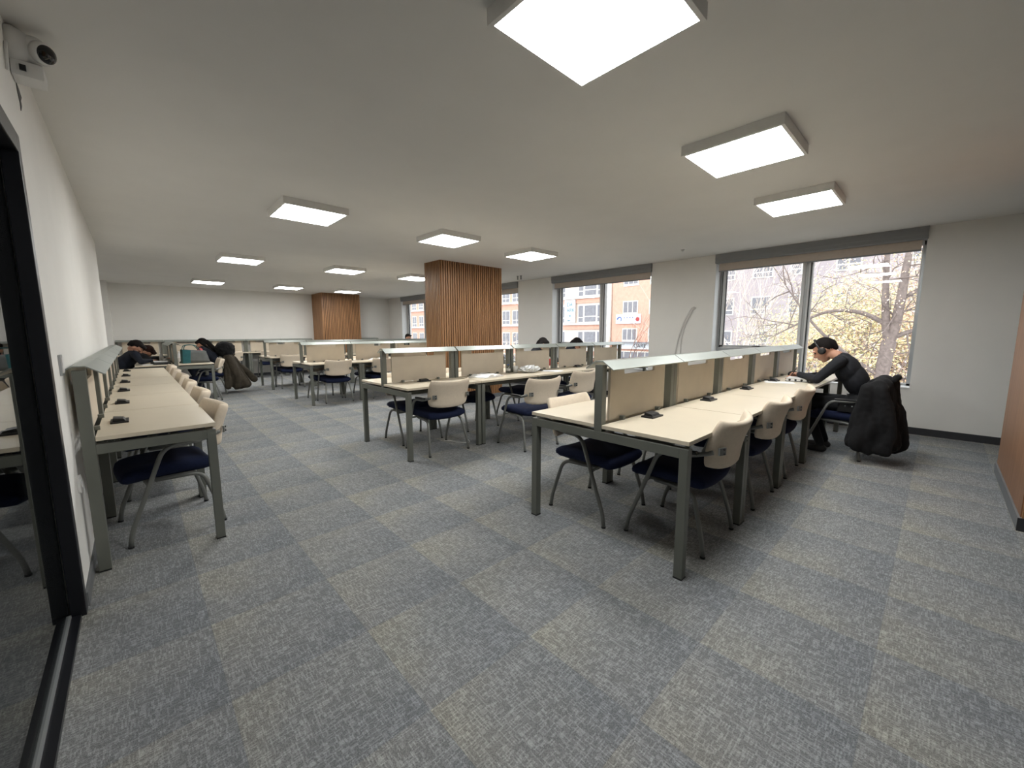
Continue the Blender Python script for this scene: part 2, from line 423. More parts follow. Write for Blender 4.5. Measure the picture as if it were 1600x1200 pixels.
# ---------------------------------------------------------------- slatted columns
def slat_column(name, label, x0, x1, y0, y1, sides, z1=ZC, base='baseg'):
    r = thing(name, label, 'column', ((x0+x1)/2, (y0+y1)/2, 0), 0, 'wood-slat clad columns')
    hx, hy = (x1-x0)/2, (y1-y0)/2
    d = 0.022
    bx('core', (-hx+d, hx-d, -hy+d, hy-d, 0, z1), 'woodback', r)
    bx('plinth', (-hx-0.004, hx+0.004, -hy-0.004, hy+0.004, 0, 0.085), base, r)
    p = 0.0525
    def slat_me(ax):
        bm = bmesh.new()
        if ax == 'x': box(bm, -0.0172, 0.0172, -d/2, d/2, 0.085, z1)
        else: box(bm, -d/2, d/2, -0.0172, 0.0172, 0.085, z1)
        return mesh_of(bm, 'slat', 'wood')
    mx, my = slat_me('x'), slat_me('y')
    for s in sides:
        L = hx if s in ('front', 'rear') else hy
        n = int((2*L-0.02)/p)
        for k in range(n):
            c = -L + 0.01 + (2*L-0.02)*(k+0.5)/n
            if s == 'front': link('slat', mx, r, (c, -hy+d/2, 0))
            elif s == 'rear': link('slat', mx, r, (c, hy-d/2, 0))
            elif s == 'left': link('slat', my, r, (-hx+d/2, c, 0))
            else: link('slat', my, r, (hx-d/2, c, 0))
    return r
slat_column('slatted_column', 'large wood-slatted column rising behind the second desk row', 4.36, 5.94, 6.62, 7.20, ('front', 'left', 'right', 'rear'))
slat_column('slatted_column', 'farther wood-slatted column against the far white wall', 4.80, 6.13, 14.58, YB-0.002, ('front', 'left', 'right'))
rc = thing('wood_column', 'wood-clad column cut off by the right picture edge', 'column', (5.35, -1.1, 0), 0, 'wood-slat clad columns')
bx('core', (-0.87, 0.87, -0.6, 0.585, 0, ZC), 'woodback', rc)
bx('veneer_panel', (-0.87, 0.87, 0.585, 0.60, 0.09, ZC), 'woodflat', rc)
bx('plinth', (-0.895, 0.88, -0.61, 0.612, 0, 0.095), 'baseg', rc)
bm = bmesh.new(); box(bm, -0.011, 0.011, -0.0185, 0.0185, 0.09, ZC); sm = mesh_of(bm, 'slat', 'wood')
for k in range(22): link('slat', sm, rc, (-0.881, 0.575-0.0525*k, 0))
bx('plinth_front', (-0.90, -0.894, -0.61, 0.613, 0, 0.095), 'base', rc)

# ---------------------------------------------------------------- ceiling lights
bm = bmesh.new()
s, h = 0.33, 0.07
for (a, b) in (((-s, -s+0.022), (-s, s)), ((s-0.022, s), (-s, s)), ((-s+0.022, s-0.022), (-s, -s+0.022)), ((-s+0.022, s-0.022), (s-0.022, s))):
    box(bm, a[0], a[1], b[0], b[1], -h, 0)
lf_me = mesh_of(bm, 'frame', 'lframe')
bm = bmesh.new(); box(bm, -s+0.022, s-0.022, -s+0.022, s-0.022, -h+0.003, -h+0.012); ld_me = mesh_of(bm, 'diffuser', 'panel')
ordx = ['nearest the left wall', 'in the middle', 'nearest the windows']
ordy = ['the front row of lights overhead', 'the second row of lights', 'the third row of lights', 'the farthest row of lights']
for j, y in enumerate((1.13, 5.0, 8.9, 13.2)):
    for i, x in enumerate((1.56, 3.45, 5.16)):
        t = thing('ceiling_light', 'square ceiling panel light %s of %s' % (ordx[i], ordy[j]), 'light', (x, y, ZC), 0, 'square ceiling panel lights')
        link('frame', lf_me, t); link('diffuser', ld_me, t)

# ---------------------------------------------------------------- desks
W = 1.012; TOPZ = 0.81; HW = W/2
DM = {}
def dm(key, name, m, build, bevel=0.0, smooth=False):
    bm = bmesh.new(); build(bm); DM[key] = mesh_of(bm, name, m, smooth, bevel)
dm('top', 'tabletop', 'top', lambda b: box(b, -HW+0.0042, HW-0.0042, 0.03, 0.592, TOPZ-0.024, TOPZ), 0.002)
dm('leg', 'leg', 'metal', lambda b: box(b, -0.025, 0.025, -0.025, 0.025, 0.008, 0.766), 0.003)
dm('cap', 'foot_cap', 'black', lambda b: box(b, -0.026, 0.026, -0.026, 0.026, 0.0, 0.009))
dm('tall', 'post', 'metal', lambda b: box(b, -0.025, 0.025, -0.028, 0.028, 0.008, 1.196), 0.003)
dm('post', 'post', 'metal', lambda b: box(b, -0.025, 0.025, -0.028, 0.028, 0.766, 1.196), 0.003)
dm('rail2', 'end_rail', 'metal', lambda b: box(b, -0.0248, 0.0248, -0.54, 0.54, 0.708, 0.766), 0.003)
dm('rail1', 'end_rail', 'metal', lambda b: box(b, -0.0248, 0.0248, 0.028, 0.54, 0.708, 0.766), 0.003)
dm('beam', 'long_rail', 'metal', lambda b: box(b, -HW+0.056, HW-0.056, 0.36, 0.40, 0.71, 0.766))
dm('spacer', 'spacer', 'black', lambda b: box(b, -HW+0.07, HW-0.07, 0.06, 0.54, 0.768, TOPZ-0.0245))
def panel_build(b):
    hw, z0, z1, nw, nz, r = HW-0.125, 0.818, 1.168, 0.215, 1.118, 0.014
    pts = [(-hw, z0), (hw, z0), (hw, z1), (nw, z1), (nw, nz+r)]
    pts += [(nw-r+r*math.cos(a), nz+r-r*math.sin(a)) for a in (PI/6, PI/3)] + [(nw-r, nz), (-nw+r, nz)]
    pts += [(-nw+r-r*math.sin(a), nz+r-r*math.cos(a)) for a in (PI/6, PI/3)] + [(-nw, nz+r), (-nw, z1), (-hw, z1)]
    prism(b, pts, 'y', -0.009, 0.009)
dm('panel', 'divider_panel', 'edge', panel_build)
def hood_build(b):
    e, zr, ze, t = 0.105, 1.222, 1.172, 0.006
    pts = [(-e, ze), (-0.028, zr), (0.028, zr), (e, ze), (e-0.003, ze-t), (0.026, zr-t), (-0.026, zr-t), (-e+0.003, ze-t)]
    prism(b, pts, 'x', -HW+0.006, HW-0.006)
dm('hood', 'hood', 'hood', hood_build)
dm('clip', 'panel_clip', 'metal', lambda b: box(b, -0.013, 0.013, -0.016, 0.016, TOPZ, TOPZ+0.026), 0.003)
def socket_build(b):
    box(b, -0.075, 0.075, -0.045, 0.045, TOPZ, TOPZ+0.012)
    prism(b, [(-0.035, TOPZ+0.012), (0.03, TOPZ+0.012), (0.02, TOPZ+0.026), (-0.03, TOPZ+0.034)], 'x', -0.052, 0.052)
dm('socket', 'power_socket', 'black', socket_build, 0.002)
def make_desk(double):
    r = bpy.data.objects.new('study_desk', None); C.objects.link(r); r.empty_display_size = 0.1
    sides = (0, PI) if double else (0,)
    for a in sides:
        link('tabletop', DM['top'], r, rot=(0, 0, a)); link('spacer', DM['spacer'], r, rot=(0, 0, a)); link('long_rail', DM['beam'], r, rot=(0, 0, a))
        sg = 1 if a == 0 else -1
        for sx in (-1, 1):
            l = link('leg', DM['leg'], r, (sx*(HW-0.027), sg*0.565, 0)); link('foot_cap', DM['cap'], l)
            link('panel_clip', DM['clip'], r, (sx*0.25, sg*0.026, 0))
        link('power_socket', DM['socket'], r, (sg*0.02, sg*0.125, 0), (0, 0, a))
    for sx in (-1, 1):
        link('end_rail', DM['rail2' if double else 'rail1'], r, (sx*(HW-0.027), 0, 0))
        p = link('post', DM['post' if double else 'tall'], r, (sx*(HW-0.027), 0, 0))
        if not double: link('foot_cap', DM['cap'], p)
    link('divider_panel', DM['panel'], r); link('hood', DM['hood'], r)
    return r
proto = {True: make_desk(True), False: make_desk(False)}
used = {True: False, False: False}
def place_desk(double, loc, rz, label, group):
    if not used[double]: r = proto[double]; used[double] = True
    else: r = copy_tree(proto[double])
    r.location = loc; r.rotation_euler = (0, 0, rz); tag(r, label, 'desk', group); return r
ORD = ['first', 'second', 'third', 'fourth', 'fifth', 'sixth']
R1X, R1Y = 2.145, 1.475
R2X, R2Y = 2.080, 4.445
R3X, R3Y = 2.440, 8.860
R4X, R4Y = 2.440, 11.945
for k in range(5):
    place_desk(True, (R1X+W*(k+.5), R1Y, 0), 0, '%s double study desk from the aisle in the front row' % ORD[k], 'desks of the front row')
    place_desk(True, (R2X+W*1.012*(k+.5), R2Y, 0), 0, '%s double study desk from the aisle in the second row' % ORD[k], 'desks of the second row')
    place_desk(True, (R3X+W*(k+.5), R3Y, 0), 0, '%s double study desk from the aisle in the third row' % ORD[k], 'desks of the third row')
    place_desk(True, (R4X+W*(k+.5), R4Y, 0), 0, '%s double study desk from the aisle in the fourth row' % ORD[k], 'desks of the fourth row')
LY0 = 3.275; LX = -0.237
for k in range(6):
    place_desk(False, (LX, LY0+W*(k+.5), 0), -PI/2, '%s one-sided study desk from the camera along the left wall' % ORD[k], 'desks along the left wall')
L2X, L2Y = 0.575, 10.10
for k in range(2):
    place_desk(True, (L2X, L2Y+W*(k+.5), 0), -PI/2, ('double study desk carrying the teal bag, far left' if k == 0 else 'double study desk just behind the one with the teal bag'), 'double desks at the far left')
for k in range(5):
    place_desk(False, (-0.36+W*(k+.5), 15.52, 0), PI, '%s one-sided study desk from the left corner along the far wall' % ORD[k], 'desks along the far wall')
place_desk(False, (6.17+W*.5, 15.52, 0), PI, 'lone one-sided study desk right of the far slatted column', 'desks along the far wall')

# ---------------------------------------------------------------- chairs
def seat_fn(u, v):
    x = 0.262*u*(1-0.06*v**4-0.02*(1+v)); y = 0.015+0.262*v*(1-0.05*u**4)
    z = 0.455 - 0.030*max(0, v)**3 - 0.012*max(0, -v)**2 + 0.018*abs(u)**2.2 - 0.006*(1-u*u)*(1-v*v)
    return Vector((x, y, z)), Vector((0, 0, 1))
def back_fn(u, v):
    zz = (v+1)/2
    x = 0.272*u*(1-0.05*(1-zz)**2)*(1-0.10*v**6)
    y = -0.305-0.075*zz + 0.075*abs(u)**2.4 + 0.02*math.sin(zz*PI)
    z = 0.555 + 0.305*zz + 0.022*zz*abs(u)**2.2 - 0.008*(1-zz)*(abs(u)**4)*-3
    return Vector((x, y, z)), Vector((-0.45*u*abs(u), 0.97, 0.2)).normalized()
bm = bmesh.new(); cushion(bm, seat_fn, 0.108, 14, 12, 6); SEAT = mesh_of(bm, 'seat', 'navy', True)
bm = bmesh.new(); cushion(bm, back_fn, 0.054, 16, 12, 10); BACK = mesh_of(bm, 'backrest', 'cream', True)
CH = {}
for sx in (-1, 1):
    bm = bmesh.new()
    p = fillet([(sx*0.285, 0.262, 0.008), (sx*0.283, 0.248, 0.10), (sx*0.280, 0.045, 0.638), (sx*0.276, -0.16, 0.642), (sx*0.258, -0.280, 0.682)], 0.08, 6)
    tube(bm, p, 0.0145, 8); CH['front', sx] = mesh_of(bm, 'arm_frame', 'tube', True)
    bm = bmesh.new()
    p = fillet([(sx*0.205, 0.10, 0.400), (sx*0.225, -0.165, 0.395), (sx*0.262, -0.245, 0.10), (sx*0.266, -0.258, 0.008)], 0.07, 5)
    tube(bm, p, 0.0145, 8); CH['rear', sx] = mesh_of(bm, 'rear_leg', 'tube', True)
    bm = bmesh.new(); prism(bm, [(-0.010, 0.651), (0.0, 0.667), (-0.19, 0.673), (-0.20, 0.656)], 'x', sx*0.277-0.02, sx*0.277+0.02)
    CH['pad', sx] = mesh_of(bm, 'arm_pad', 'pad', False, 0.004)
    bm = bmesh.new()
    box(bm, -0.026, 0.026, -0.006, 0.006, -0.023, 0.023)
    bmesh.ops.transform(bm, matrix=Matrix.Translation((sx*0.222, -0.318, 0.690)) @ Matrix.Rotation(sx*0.42, 4, 'Z'), verts=bm.verts)
    CH['brk', sx] = mesh_of(bm, 'bracket', 'tube', False, 0.002)
bm = bmesh.new()
for sx in (-1, 1):
    tube(bm, [(sx*0.205, 0.16, 0.407), (sx*0.205, -0.12, 0.407)], 0.011, 6)
tube(bm, [(-0.275, 0.145, 0.400), (0.275, 0.145, 0.400)], 0.011, 6)
tube(bm, [(-0.215, -0.06, 0.398), (0.215, -0.06, 0.398)], 0.011, 6)
CH['under'] = mesh_of(bm, 'seat_support', 'tube', True)
bm = bmesh.new(); lathe(bm, [(0.0165, 0), (0.0165, 0.012), (0.013, 0.014)], seg=8); CH['foot'] = mesh_of(bm, 'foot_cap', 'black', True)
bm = bmesh.new(); lathe(bm, [(0.007, 0), (0.007, 0.006), (0.004, 0.008)], seg=8)
bmesh.ops.transform(bm, matrix=Matrix.Rotation(PI/2, 4, 'X'), verts=bm.verts); CH['bolt'] = mesh_of(bm, 'bolt', 'black', True)
def make_chair():
    r = bpy.data.objects.new('study_chair', None); C.objects.link(r); r.empty_display_size = 0.1
    link('seat', SEAT, r); link('backrest', BACK, r); link('seat_support', CH['under'], r)
    for sx in (-1, 1):
        a = link('arm_frame', CH['front', sx], r); l = link('rear_leg', CH['rear', sx], r)
        link('foot_cap', CH['foot'], a, (sx*0.285, 0.262, 0)); link('foot_cap', CH['foot'], l, (sx*0.266, -0.258, 0))
        link('arm_pad', CH['pad', sx], r); b = link('bracket', CH['brk', sx], r)
        for zz in (-0.014, 0.014): link('bolt', CH['bolt'], b, (sx*0.216, -0.325, 0.690+zz), (0, 0, sx*0.42))
    return r
chair0 = make_chair(); chair_used = False
def chair(x, y, rz, label, group):
    global chair_used
    if not chair_used: r = chair0; chair_used = True
    else: r = copy_tree(chair0)
    r.location = (x, y, 0); r.rotation_euler = (0, 0, rz); tag(r, label, 'chair', group); return r
NEAR, FAR = 'chairs on the near side of the desk rows', 'chairs on the far side of the desk rows'
def row_chairs(rowname, near, far):
    for k, x, y, rz in near:
        chair(x, y, rz, 'cream-backed chair at the near side of the %s row, %s from the aisle' % (rowname, ORD[k]), NEAR)
    for k, x, y, rz in far:
        chair(x, y, PI+rz, 'navy-seated chair at the far side of the %s row, %s from the aisle' % (rowname, ORD[k]), FAR)
row_chairs('front', [(0, 2.735, 1.16, 0.02), (1, 3.735, 1.16, 0.0), (2, 4.725, 1.175, 0.03)], [(0, 2.645, 1.81, 0.0), (1, 3.68, 1.83, 0.05), (2, 4.70, 1.84, -0.04)])
chair(5.93, 0.735, -0.06, 'chair draped with a black coat, the headphoned man seated on it', NEAR)
row_chairs('second', [(0, 2.615, 4.105, -0.02), (1, 3.565, 3.49, -0.10), (2, 4.66, 3.72, -0.05)], [(0, 2.64, 4.755, 0.0), (1, 3.66, 4.77, 0.0), (2, 4.66, 4.80, 0.06), (3, 5.66, 5.02, 0.0), (4, 6.70, 5.02, 0.0)])
row_chairs('third', [(0, 2.99, 8.565, -0.03), (1, 3.96, 8.57, 0.0)], [(0, 2.96, 9.14, 0.0), (1, 3.98, 9.16, 0.05)])
row_chairs('fourth', [(0, 2.93, 11.615, 0.0), (1, 3.95, 11.62, 0.0)], [(0, 2.95, 12.24, 0.0), (4, 7.0, 12.50, 0.0)])
for k in range(6):
    chair(0.105+0.01*(k % 2), 3.835+1.012*k, PI/2+(0.02 if k % 2 else 0.10 if k == 0 else -0.03), 'cream-backed chair tucked at the left-wall desks, %s from the camera' % ORD[k], 'chairs along the left wall')
chair(1.02, 10.62, PI/2, 'empty chair at the far-left double desk, below the teal bag', 'chairs at the far-left double desks')
chair(1.27, 11.60, PI/2-0.1, 'chair with an olive coat hanging on it, far left', 'chairs at the far-left double desks')
for k, yy in enumerate((10.62, 11.62)):
    chair(-0.22, yy, -PI/2, ('chair of the dark-clad sleeper nearest the left wall corner' if k == 0 else 'chair of the brown-haired sleeper at the far-left desk'), 'chairs at the far-left double desks')
for k in (1, 2, 3, 4):
    chair(-0.36+W*(k+.5)-0.02, 14.86, 0.0, 'chair at the far-wall desks, %s from the left corner' % ORD[k], 'chairs along the far wall')
# ---------------------------------------------------------------- glass partition on the left
gp = bpy.data.objects.new('window_5', None); C.objects.link(gp); struct(gp); gp.location = (-0.36, PY1, 0)
def gpart(name, b, m, bevel=0.0):
    return bx(name, (b[0]+0.36, b[1]+0.36, b[2]-PY1, b[3]-PY1, b[4], b[5]), m, gp, bevel)
gpart('frame_post', (-0.343, -0.288, PY1-0.065, PY1, 0, PZ), 'bframe', 0.004)
gpart('frame_head', (-0.405, -0.288, PY0, PY1-0.065, PZ-0.085, PZ), 'bframe', 0.004)
gpart('frame_post', (-0.405, -0.288, PY0, PY0+0.085, 0, PZ-0.085), 'bframe')
gpart('frame_post', (-0.39, -0.33, 1.30, 1.39, 0.03, PZ-0.085), 'bframe')
gpart('floor_track', (-0.395, -0.305, PY0, PY1-0.085, 0, 0.022), 'bframe')
gpart('floor_track_strip', (-0.352, -0.338, PY0, PY1-0.085, 0.022, 0.034), 'alu')
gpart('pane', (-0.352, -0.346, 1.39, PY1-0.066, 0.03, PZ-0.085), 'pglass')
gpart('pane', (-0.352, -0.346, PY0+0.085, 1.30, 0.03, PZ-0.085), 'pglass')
gpart('frame_edge', (-0.298, -0.290, PY1, PY1+0.006, 0, PZ+0.006), 'alu')

# ---------------------------------------------------------------- wall and ceiling fittings
bx_ = bx
sw = thing('light_switch', 'grey rocker light switch on the left wall', 'switch', (XL, 3.20, 1.235))
bx('plate', (0, 0.010, -0.042, 0.042, -0.055, 0.055), 'alu', sw, 0.002); bx('rocker', (0.010, 0.014, -0.028, 0.028, -0.04, 0.04), 'lframe', sw)
so = thing('wall_socket', 'small white wall socket low on the left wall', 'socket', (XL, 3.245, 0.565))
bx('plate', (0, 0.012, -0.04, 0.04, -0.042, 0.042), 'white', so, 0.003)
bm = bmesh.new(); lathe(bm, [(0.024, 0), (0.024, 0.004), (0.02, 0.0045), (0.018, 0.001)], seg=16); bmesh.ops.transform(bm, matrix=Matrix.Translation((0.012, 0, 0)) @ Matrix.Rotation(PI/2, 4, 'Y'), verts=bm.verts)
obj('socket_well', bm, 'white', so, True)
cc = thing('security_camera', 'white turret security camera under the ceiling, top left corner', 'camera', (XL, 3.0, 2.70)); cc.scale = (1.18, 1.18, 1.18)
bm = bmesh.new(); lathe(bm, [(0.062, 0), (0.064, 0.02), (0.058, 0.035), (0.045, 0.06)], seg=24); bmesh.ops.transform(bm, matrix=Matrix.Rotation(PI/2, 4, 'Y'), verts=bm.verts); obj('mount', bm, 'white', cc, True)
bm = bmesh.new(); bmesh.ops.create_uvsphere(bm, u_segments=20, v_segments=14, radius=0.05); bmesh.ops.translate(bm, verts=bm.verts, vec=(0.068, 0, 0)); obj('ball', bm, 'white', cc, True)
dirc = Vector((0.62, -0.72, -0.30)).normalized(); q = Vector((0, 0, 1)).rotation_difference(dirc)
bm = bmesh.new(); lathe(bm, [(0.040, 0.0), (0.040, 0.022), (0.036, 0.026)], seg=24); bmesh.ops.transform(bm, matrix=Matrix.Translation(Vector((0.068, 0, 0))+dirc*0.030) @ q.to_matrix().to_4x4(), verts=bm.verts); obj('collar', bm, 'white', cc, True)
bm = bmesh.new(); lathe(bm, [(0.032, 0.0), (0.031, 0.004), (0.02, 0.008), (0.005, 0.010)], seg=24); bmesh.ops.transform(bm, matrix=Matrix.Translation(Vector((0.068, 0, 0))+dirc*0.054) @ q.to_matrix().to_4x4(), verts=bm.verts); obj('lens', bm, 'lens', cc, True)
jb = thing('junction_box', 'white plastic junction box below the security camera', 'box', (XL, 3.03, 2.60))
bx('body', (0, 0.105, -0.06, 0.06, -0.035, 0.035), 'white', jb, 0.02); bx('cable_gland', (0.03, 0.05, -0.068, -0.06, -0.012, 0.012), 'black', jb)
bm = bmesh.new(); tube(bm, fillet([(XL+0.006, 2.90, 2.66), (XL+0.008, 2.86, 2.60), (XL+0.008, 2.83, 2.52)], 0.03), 0.006, 6); tag(obj('camera_cable', bm, 'white', smooth=True), 'thin white cable running beside the security camera', 'cable')
bm = bmesh.new()
prism(bm, [(3.10, 2.585), (3.15, 2.575), (3.21, 2.555), (3.17, 2.525), (3.18, 2.505), (3.13, 2.465), (3.13, 2.50), (3.10, 2.54)], 'x', XL, XL+0.002); tag(obj('plaster_hole', bm, 'black'), 'ragged dark hole in plaster below the security camera', 'hole')
bm = bmesh.new(); lathe(bm, [(0.03, 0), (0.03, -0.012), (0.012, -0.02), (0.012, -0.035)], (6.85, 3.10, ZC), 14); tag(obj('ceiling_sensor', bm, 'white', smooth=True), 'small round sensor on the ceiling before the near window', 'sensor')
pb = thing('pipe_bracket', 'pair of short metal pipe stubs on the ceiling near the windows', 'bracket', (7.0, 7.17, ZC))
for dy in (-0.05, 0.06):
    bm = bmesh.new(); lathe(bm, [(0.018, -0.09), (0.018, -0.01), (0.03, -0.008), (0.03, 0)], (0, dy, 0), 10); obj('stub', bm, 'tube', pb, True)
for i, (p, nm) in enumerate((([(7.744, 3.225, 1.875), (7.72, 3.27, 1.86), (7.725, 3.40, 1.62), (7.735, 3.50, 1.32), (7.735, 3.56, 0.95), (7.735, 3.57, 0.3), (7.72, 3.58, 0.012)], 'longer of two loose cables hanging from the wall between windows'),
                             ([(7.744, 3.20, 1.865), (7.73, 3.25, 1.83), (7.735, 3.37, 1.60), (7.738, 3.45, 1.30), (7.738, 3.455, 0.95), (7.738, 3.45, 0.55)], 'shorter of two loose cables hanging from the wall between windows'))):
    bm = bmesh.new(); tube(bm, fillet(p, 0.12, 4), 0.011, 6); tag(obj('wall_cable', bm, 'lframe', smooth=True), nm, 'cable', 'loose wall cables')

# ---------------------------------------------------------------- props
def book_open(name, label, cat, x, y, z, rz, w=0.20, h=0.28, m='paper'):
    r = thing(name, label, cat, (x, y, z), rz)
    for s in (-1, 1):
        bm = bmesh.new(); pts = []
        for k in range(9):
            u = k/8; pts.append((s*u*w, 0.010+0.034*math.sin(min(1, u*1.25)*PI)*(1-0.4*u)))
        pts += [(s*w, 0.0), (0, 0.0)]
        prism(bm, pts, 'y', -h/2, h/2); obj('page_block', bm, m, r)
    return r
def stack(name, label, cat, x, y, z, rz, layers):
    r = thing(name, label, cat, (x, y, z), rz); zz = 0
    for i, (nm, w, d, h, m, a) in enumerate(layers):
        o = bx(nm, (-w/2, w/2, -d/2, d/2, 0, h), m, r, min(0.003, h*0.3)); o.location = (0, 0, zz); o.rotation_euler = (0, 0, a); zz += h+0.0005
    return r
DZ = TOPZ+0.001
def bottle(label, x, y, h=0.2, r=0.032, m='glass', cap='blue'):
    t = thing('bottle', label, 'bottle', (x, y, DZ))
    bm = bmesh.new(); lathe(bm, [(r*.9, 0), (r, 0.01), (r, h*0.62), (r*.45, h*0.82), (r*.42, h*0.9)], seg=14); obj('body', bm, m, t, True)
    bm = bmesh.new(); lathe(bm, [(r*.5, h*0.9), (r*.5, h)], seg=12); obj('cap', bm, cap, t, True)
    bm = bmesh.new(); lathe(bm, [(r*1.02, h*0.25), (r*1.02, h*0.5)], seg=14); obj('wrapper', bm, 'white', t, True)
def cup(label, x, y, m='white', h=0.1, r=0.04):
    t = thing('cup', label, 'cup', (x, y, DZ))
    bm = bmesh.new(); lathe(bm, [(r*.75, 0), (r, h), (r*.93, h), (r*.7, 0.006)], seg=16); obj('body', bm, m, t, True)
    bm = bmesh.new(); tube(bm, fillet([(r*.9, 0, h*.8), (r*1.6, 0, h*.75), (r*1.5, 0, h*.3), (r*.8, 0, h*.25)], 0.02, 3), 0.005, 6); obj('handle', bm, m, t, True)
book_open('open_book', 'open book lying on the near side of the second desk row', 'book', 3.47, 4.20, DZ, 0.25, 0.21, 0.29)
bottle('short drinks bottle on the second row, standing beside the third post', 4.02, 4.36, 0.13, 0.035)
cup('white cup on the second row beside the short bottle', 4.14, 4.33)
bm = bmesh.new(); tube(bm, fillet([(2.86, 4.35, 0.006), (2.95, 4.10, 0.006), (3.05, 4.02, 0.006), (3.14, 4.22, 0.006)], 0.1, 4), 0.005, 6); tag(obj('floor_cable', bm, 'white', smooth=True), 'thin white cable on the carpet under the second desk row', 'cable')
# crumpled clear bag
bm = bmesh.new(); bmesh.ops.create_icosphere(bm, subdivisions=4, radius=1.0)
for v in bm.verts:
    n = mnoise.noise(v.co*2.3)*0.35 + mnoise.noise(v.co*5.1+Vector((3, 1, 0)))*0.28
    v.co = Vector((v.co.x*0.17, v.co.y*0.12, max(0.0, (v.co.z*0.5+0.42))*0.10))*(1+n)
    v.co.z = max(0, v.co.z)
o = obj('plastic_bag', bm, 'plastic'); o.location = (4.33, 4.22, DZ); tag(o, 'crumpled white plastic bag on the second desk row', 'bag')
stack('papers', 'loose sheets of paper beside the crumpled plastic bag', 'paper', 4.72, 4.10, DZ, 0.2, [('sheet', 0.21, 0.297, 0.002, 'paper', 0), ('sheet', 0.21, 0.297, 0.002, 'paper', 0.3)])
stack('cardboard_box', 'small kraft box seen through the second-row divider notch', 'box', 5.32, 4.92, DZ, 0.1, [('body', 0.14, 0.10, 0.27, 'yellow', 0)])
cup('red mug before the woman nearest the column', 5.50, 4.86, 'red', 0.12, 0.045)
# man's things
b = thing('binder_stack', 'white ring binder and sheets the headphoned man writes on', 'binder', (5.93, 1.13, DZ), 0.05)
for i, (nm, w_, d_, h_, m_, z_, a_) in enumerate((('lower_cover', 0.34, 0.27, 0.006, 'navyj', 0, 0), ('page_block', 0.33, 0.25, 0.028, 'paper', 0.006, 0), ('upper_cover', 0.34, 0.27, 0.006, 'white', 0.034, 0), ('sheet', 0.21, 0.25, 0.002, 'paper', 0.041, 0.08))):
    o = bx(nm, (-w_/2, w_/2, -d_/2, d_/2, 0, h_), m_, b, 0.001); o.location = (0, 0, z_); o.rotation_euler = (0, 0, a_)
for k in range(4):
    bm = bmesh.new(); lathe(bm, [(0.012, 0), (0.012, 0.012)], seg=10); bmesh.ops.transform(bm, matrix=Matrix.Translation((-0.172, -0.09+0.06*k, 0.02)) @ Matrix.Rotation(PI/2, 4, 'Y'), verts=bm.verts); obj('ring', bm, 'black', b, True)
stack('paper_sheet', 'loose white sheet left of the ring binder', 'paper', 5.55, 1.27, DZ, 0.3, [('sheet', 0.21, 0.297, 0.002, 'paper', 0)])
bm = bmesh.new(); bmesh.ops.create_uvsphere(bm, u_segments=20, v_segments=12, radius=1)
for v in bm.verts: v.co = Vector((v.co.x*0.14, v.co.y*0.07, (v.co.z*0.5+0.5)*0.075*(1+0.15*math.sin(v.co.x*3))))
o = obj('pencil_pouch', bm, 'coat', smooth=True); o.location = (6.30, 1.28, DZ); o.rotation_euler = (0, 0, 0.3); tag(o, 'black soft pouch lying beyond the ring binder', 'pouch')
bm = bmesh.new(); box(bm, -0.04, 0.04, -0.075, 0.075, 0, 0.009); o = obj('phone', bm, 'black', bevel=0.003); o.location = (5.72, 1.40, DZ); o.rotation_euler = (0, 0, 0.4); tag(o, 'black phone against the divider before the headphoned man', 'phone')
# far-left table things
bt = thing('tote_bag', 'slouching teal and grey bag on the far-left double desk', 'bag', (0.92, 10.42, DZ), 0.12)
bm = bmesh.new(); prism(bm, [(-0.22, 0), (0.21, 0), (0.15, 0.24), (-0.19, 0.27)], 'y', -0.08, 0.08)
bmesh.ops.subdivide_edges(bm, edges=bm.edges, cuts=3, use_grid_fill=True)
for v in bm.verts: v.co += Vector((0, 1, 0.3))*0.03*mnoise.noise(v.co*9); v.co.z = max(0, v.co.z)
obj('body', bm, 'bag', bt, True)
bm = bmesh.new(); prism(bm, [(-0.245, 0.0), (-0.12, 0.0), (-0.10, 0.26), (-0.235, 0.275)], 'y', -0.095, 0.095); obj('side_panel', bm, 'teal', bt, False, 0.01)
for yy in (-0.07, 0.07):
    bm = bmesh.new(); tube(bm, fillet([(-0.21, yy, 0.26), (-0.19, yy, 0.36), (-0.02, yy, 0.37), (0.06, yy, 0.25)], 0.06, 4), 0.008, 6); obj('handle', bm, 'teal', bt, True)
stack('notebooks', 'pile of notebooks on the far-left desk before the sleepers', 'book', 0.36, 10.40, DZ, 0.1, [('notebook', 0.26, 0.32, 0.03, 'black', 0), ('notebook', 0.24, 0.30, 0.02, 'bag', 0.05), ('sheet', 0.21, 0.29, 0.012, 'paper', -0.1)])
stack('paper_pile', 'white sheets under the sleeper arm at far left', 'paper', 0.17, 10.33, DZ, 0.2, [('sheet', 0.20, 0.20, 0.01, 'paper', 0)])
cup('white cup against the divider of the far-left double desk', 0.44, 10.72)
bottle('clear bottle left of the far-left desk divider', 0.40, 11.0, 0.22, 0.035, 'plastic', 'white')
book_open('open_book', 'open book before the pink-scarfed person at far left', 'book', 0.84, 11.45, DZ, PI/2, 0.2, 0.28)
bottle('clear bottle right of the far-left desk divider', 0.68, 10.95, 0.22, 0.035, 'plastic', 'white')
book_open('open_book', 'open book on the third desk row, second desk from the aisle', 'book', 4.0, 8.62, DZ, 0.1)
cup('white cup on the third desk row behind the divider', 3.35, 9.0)
bottle('dark bottle on the third desk row near its second post', 3.55, 9.05, 0.22, 0.035, 'black', 'black')

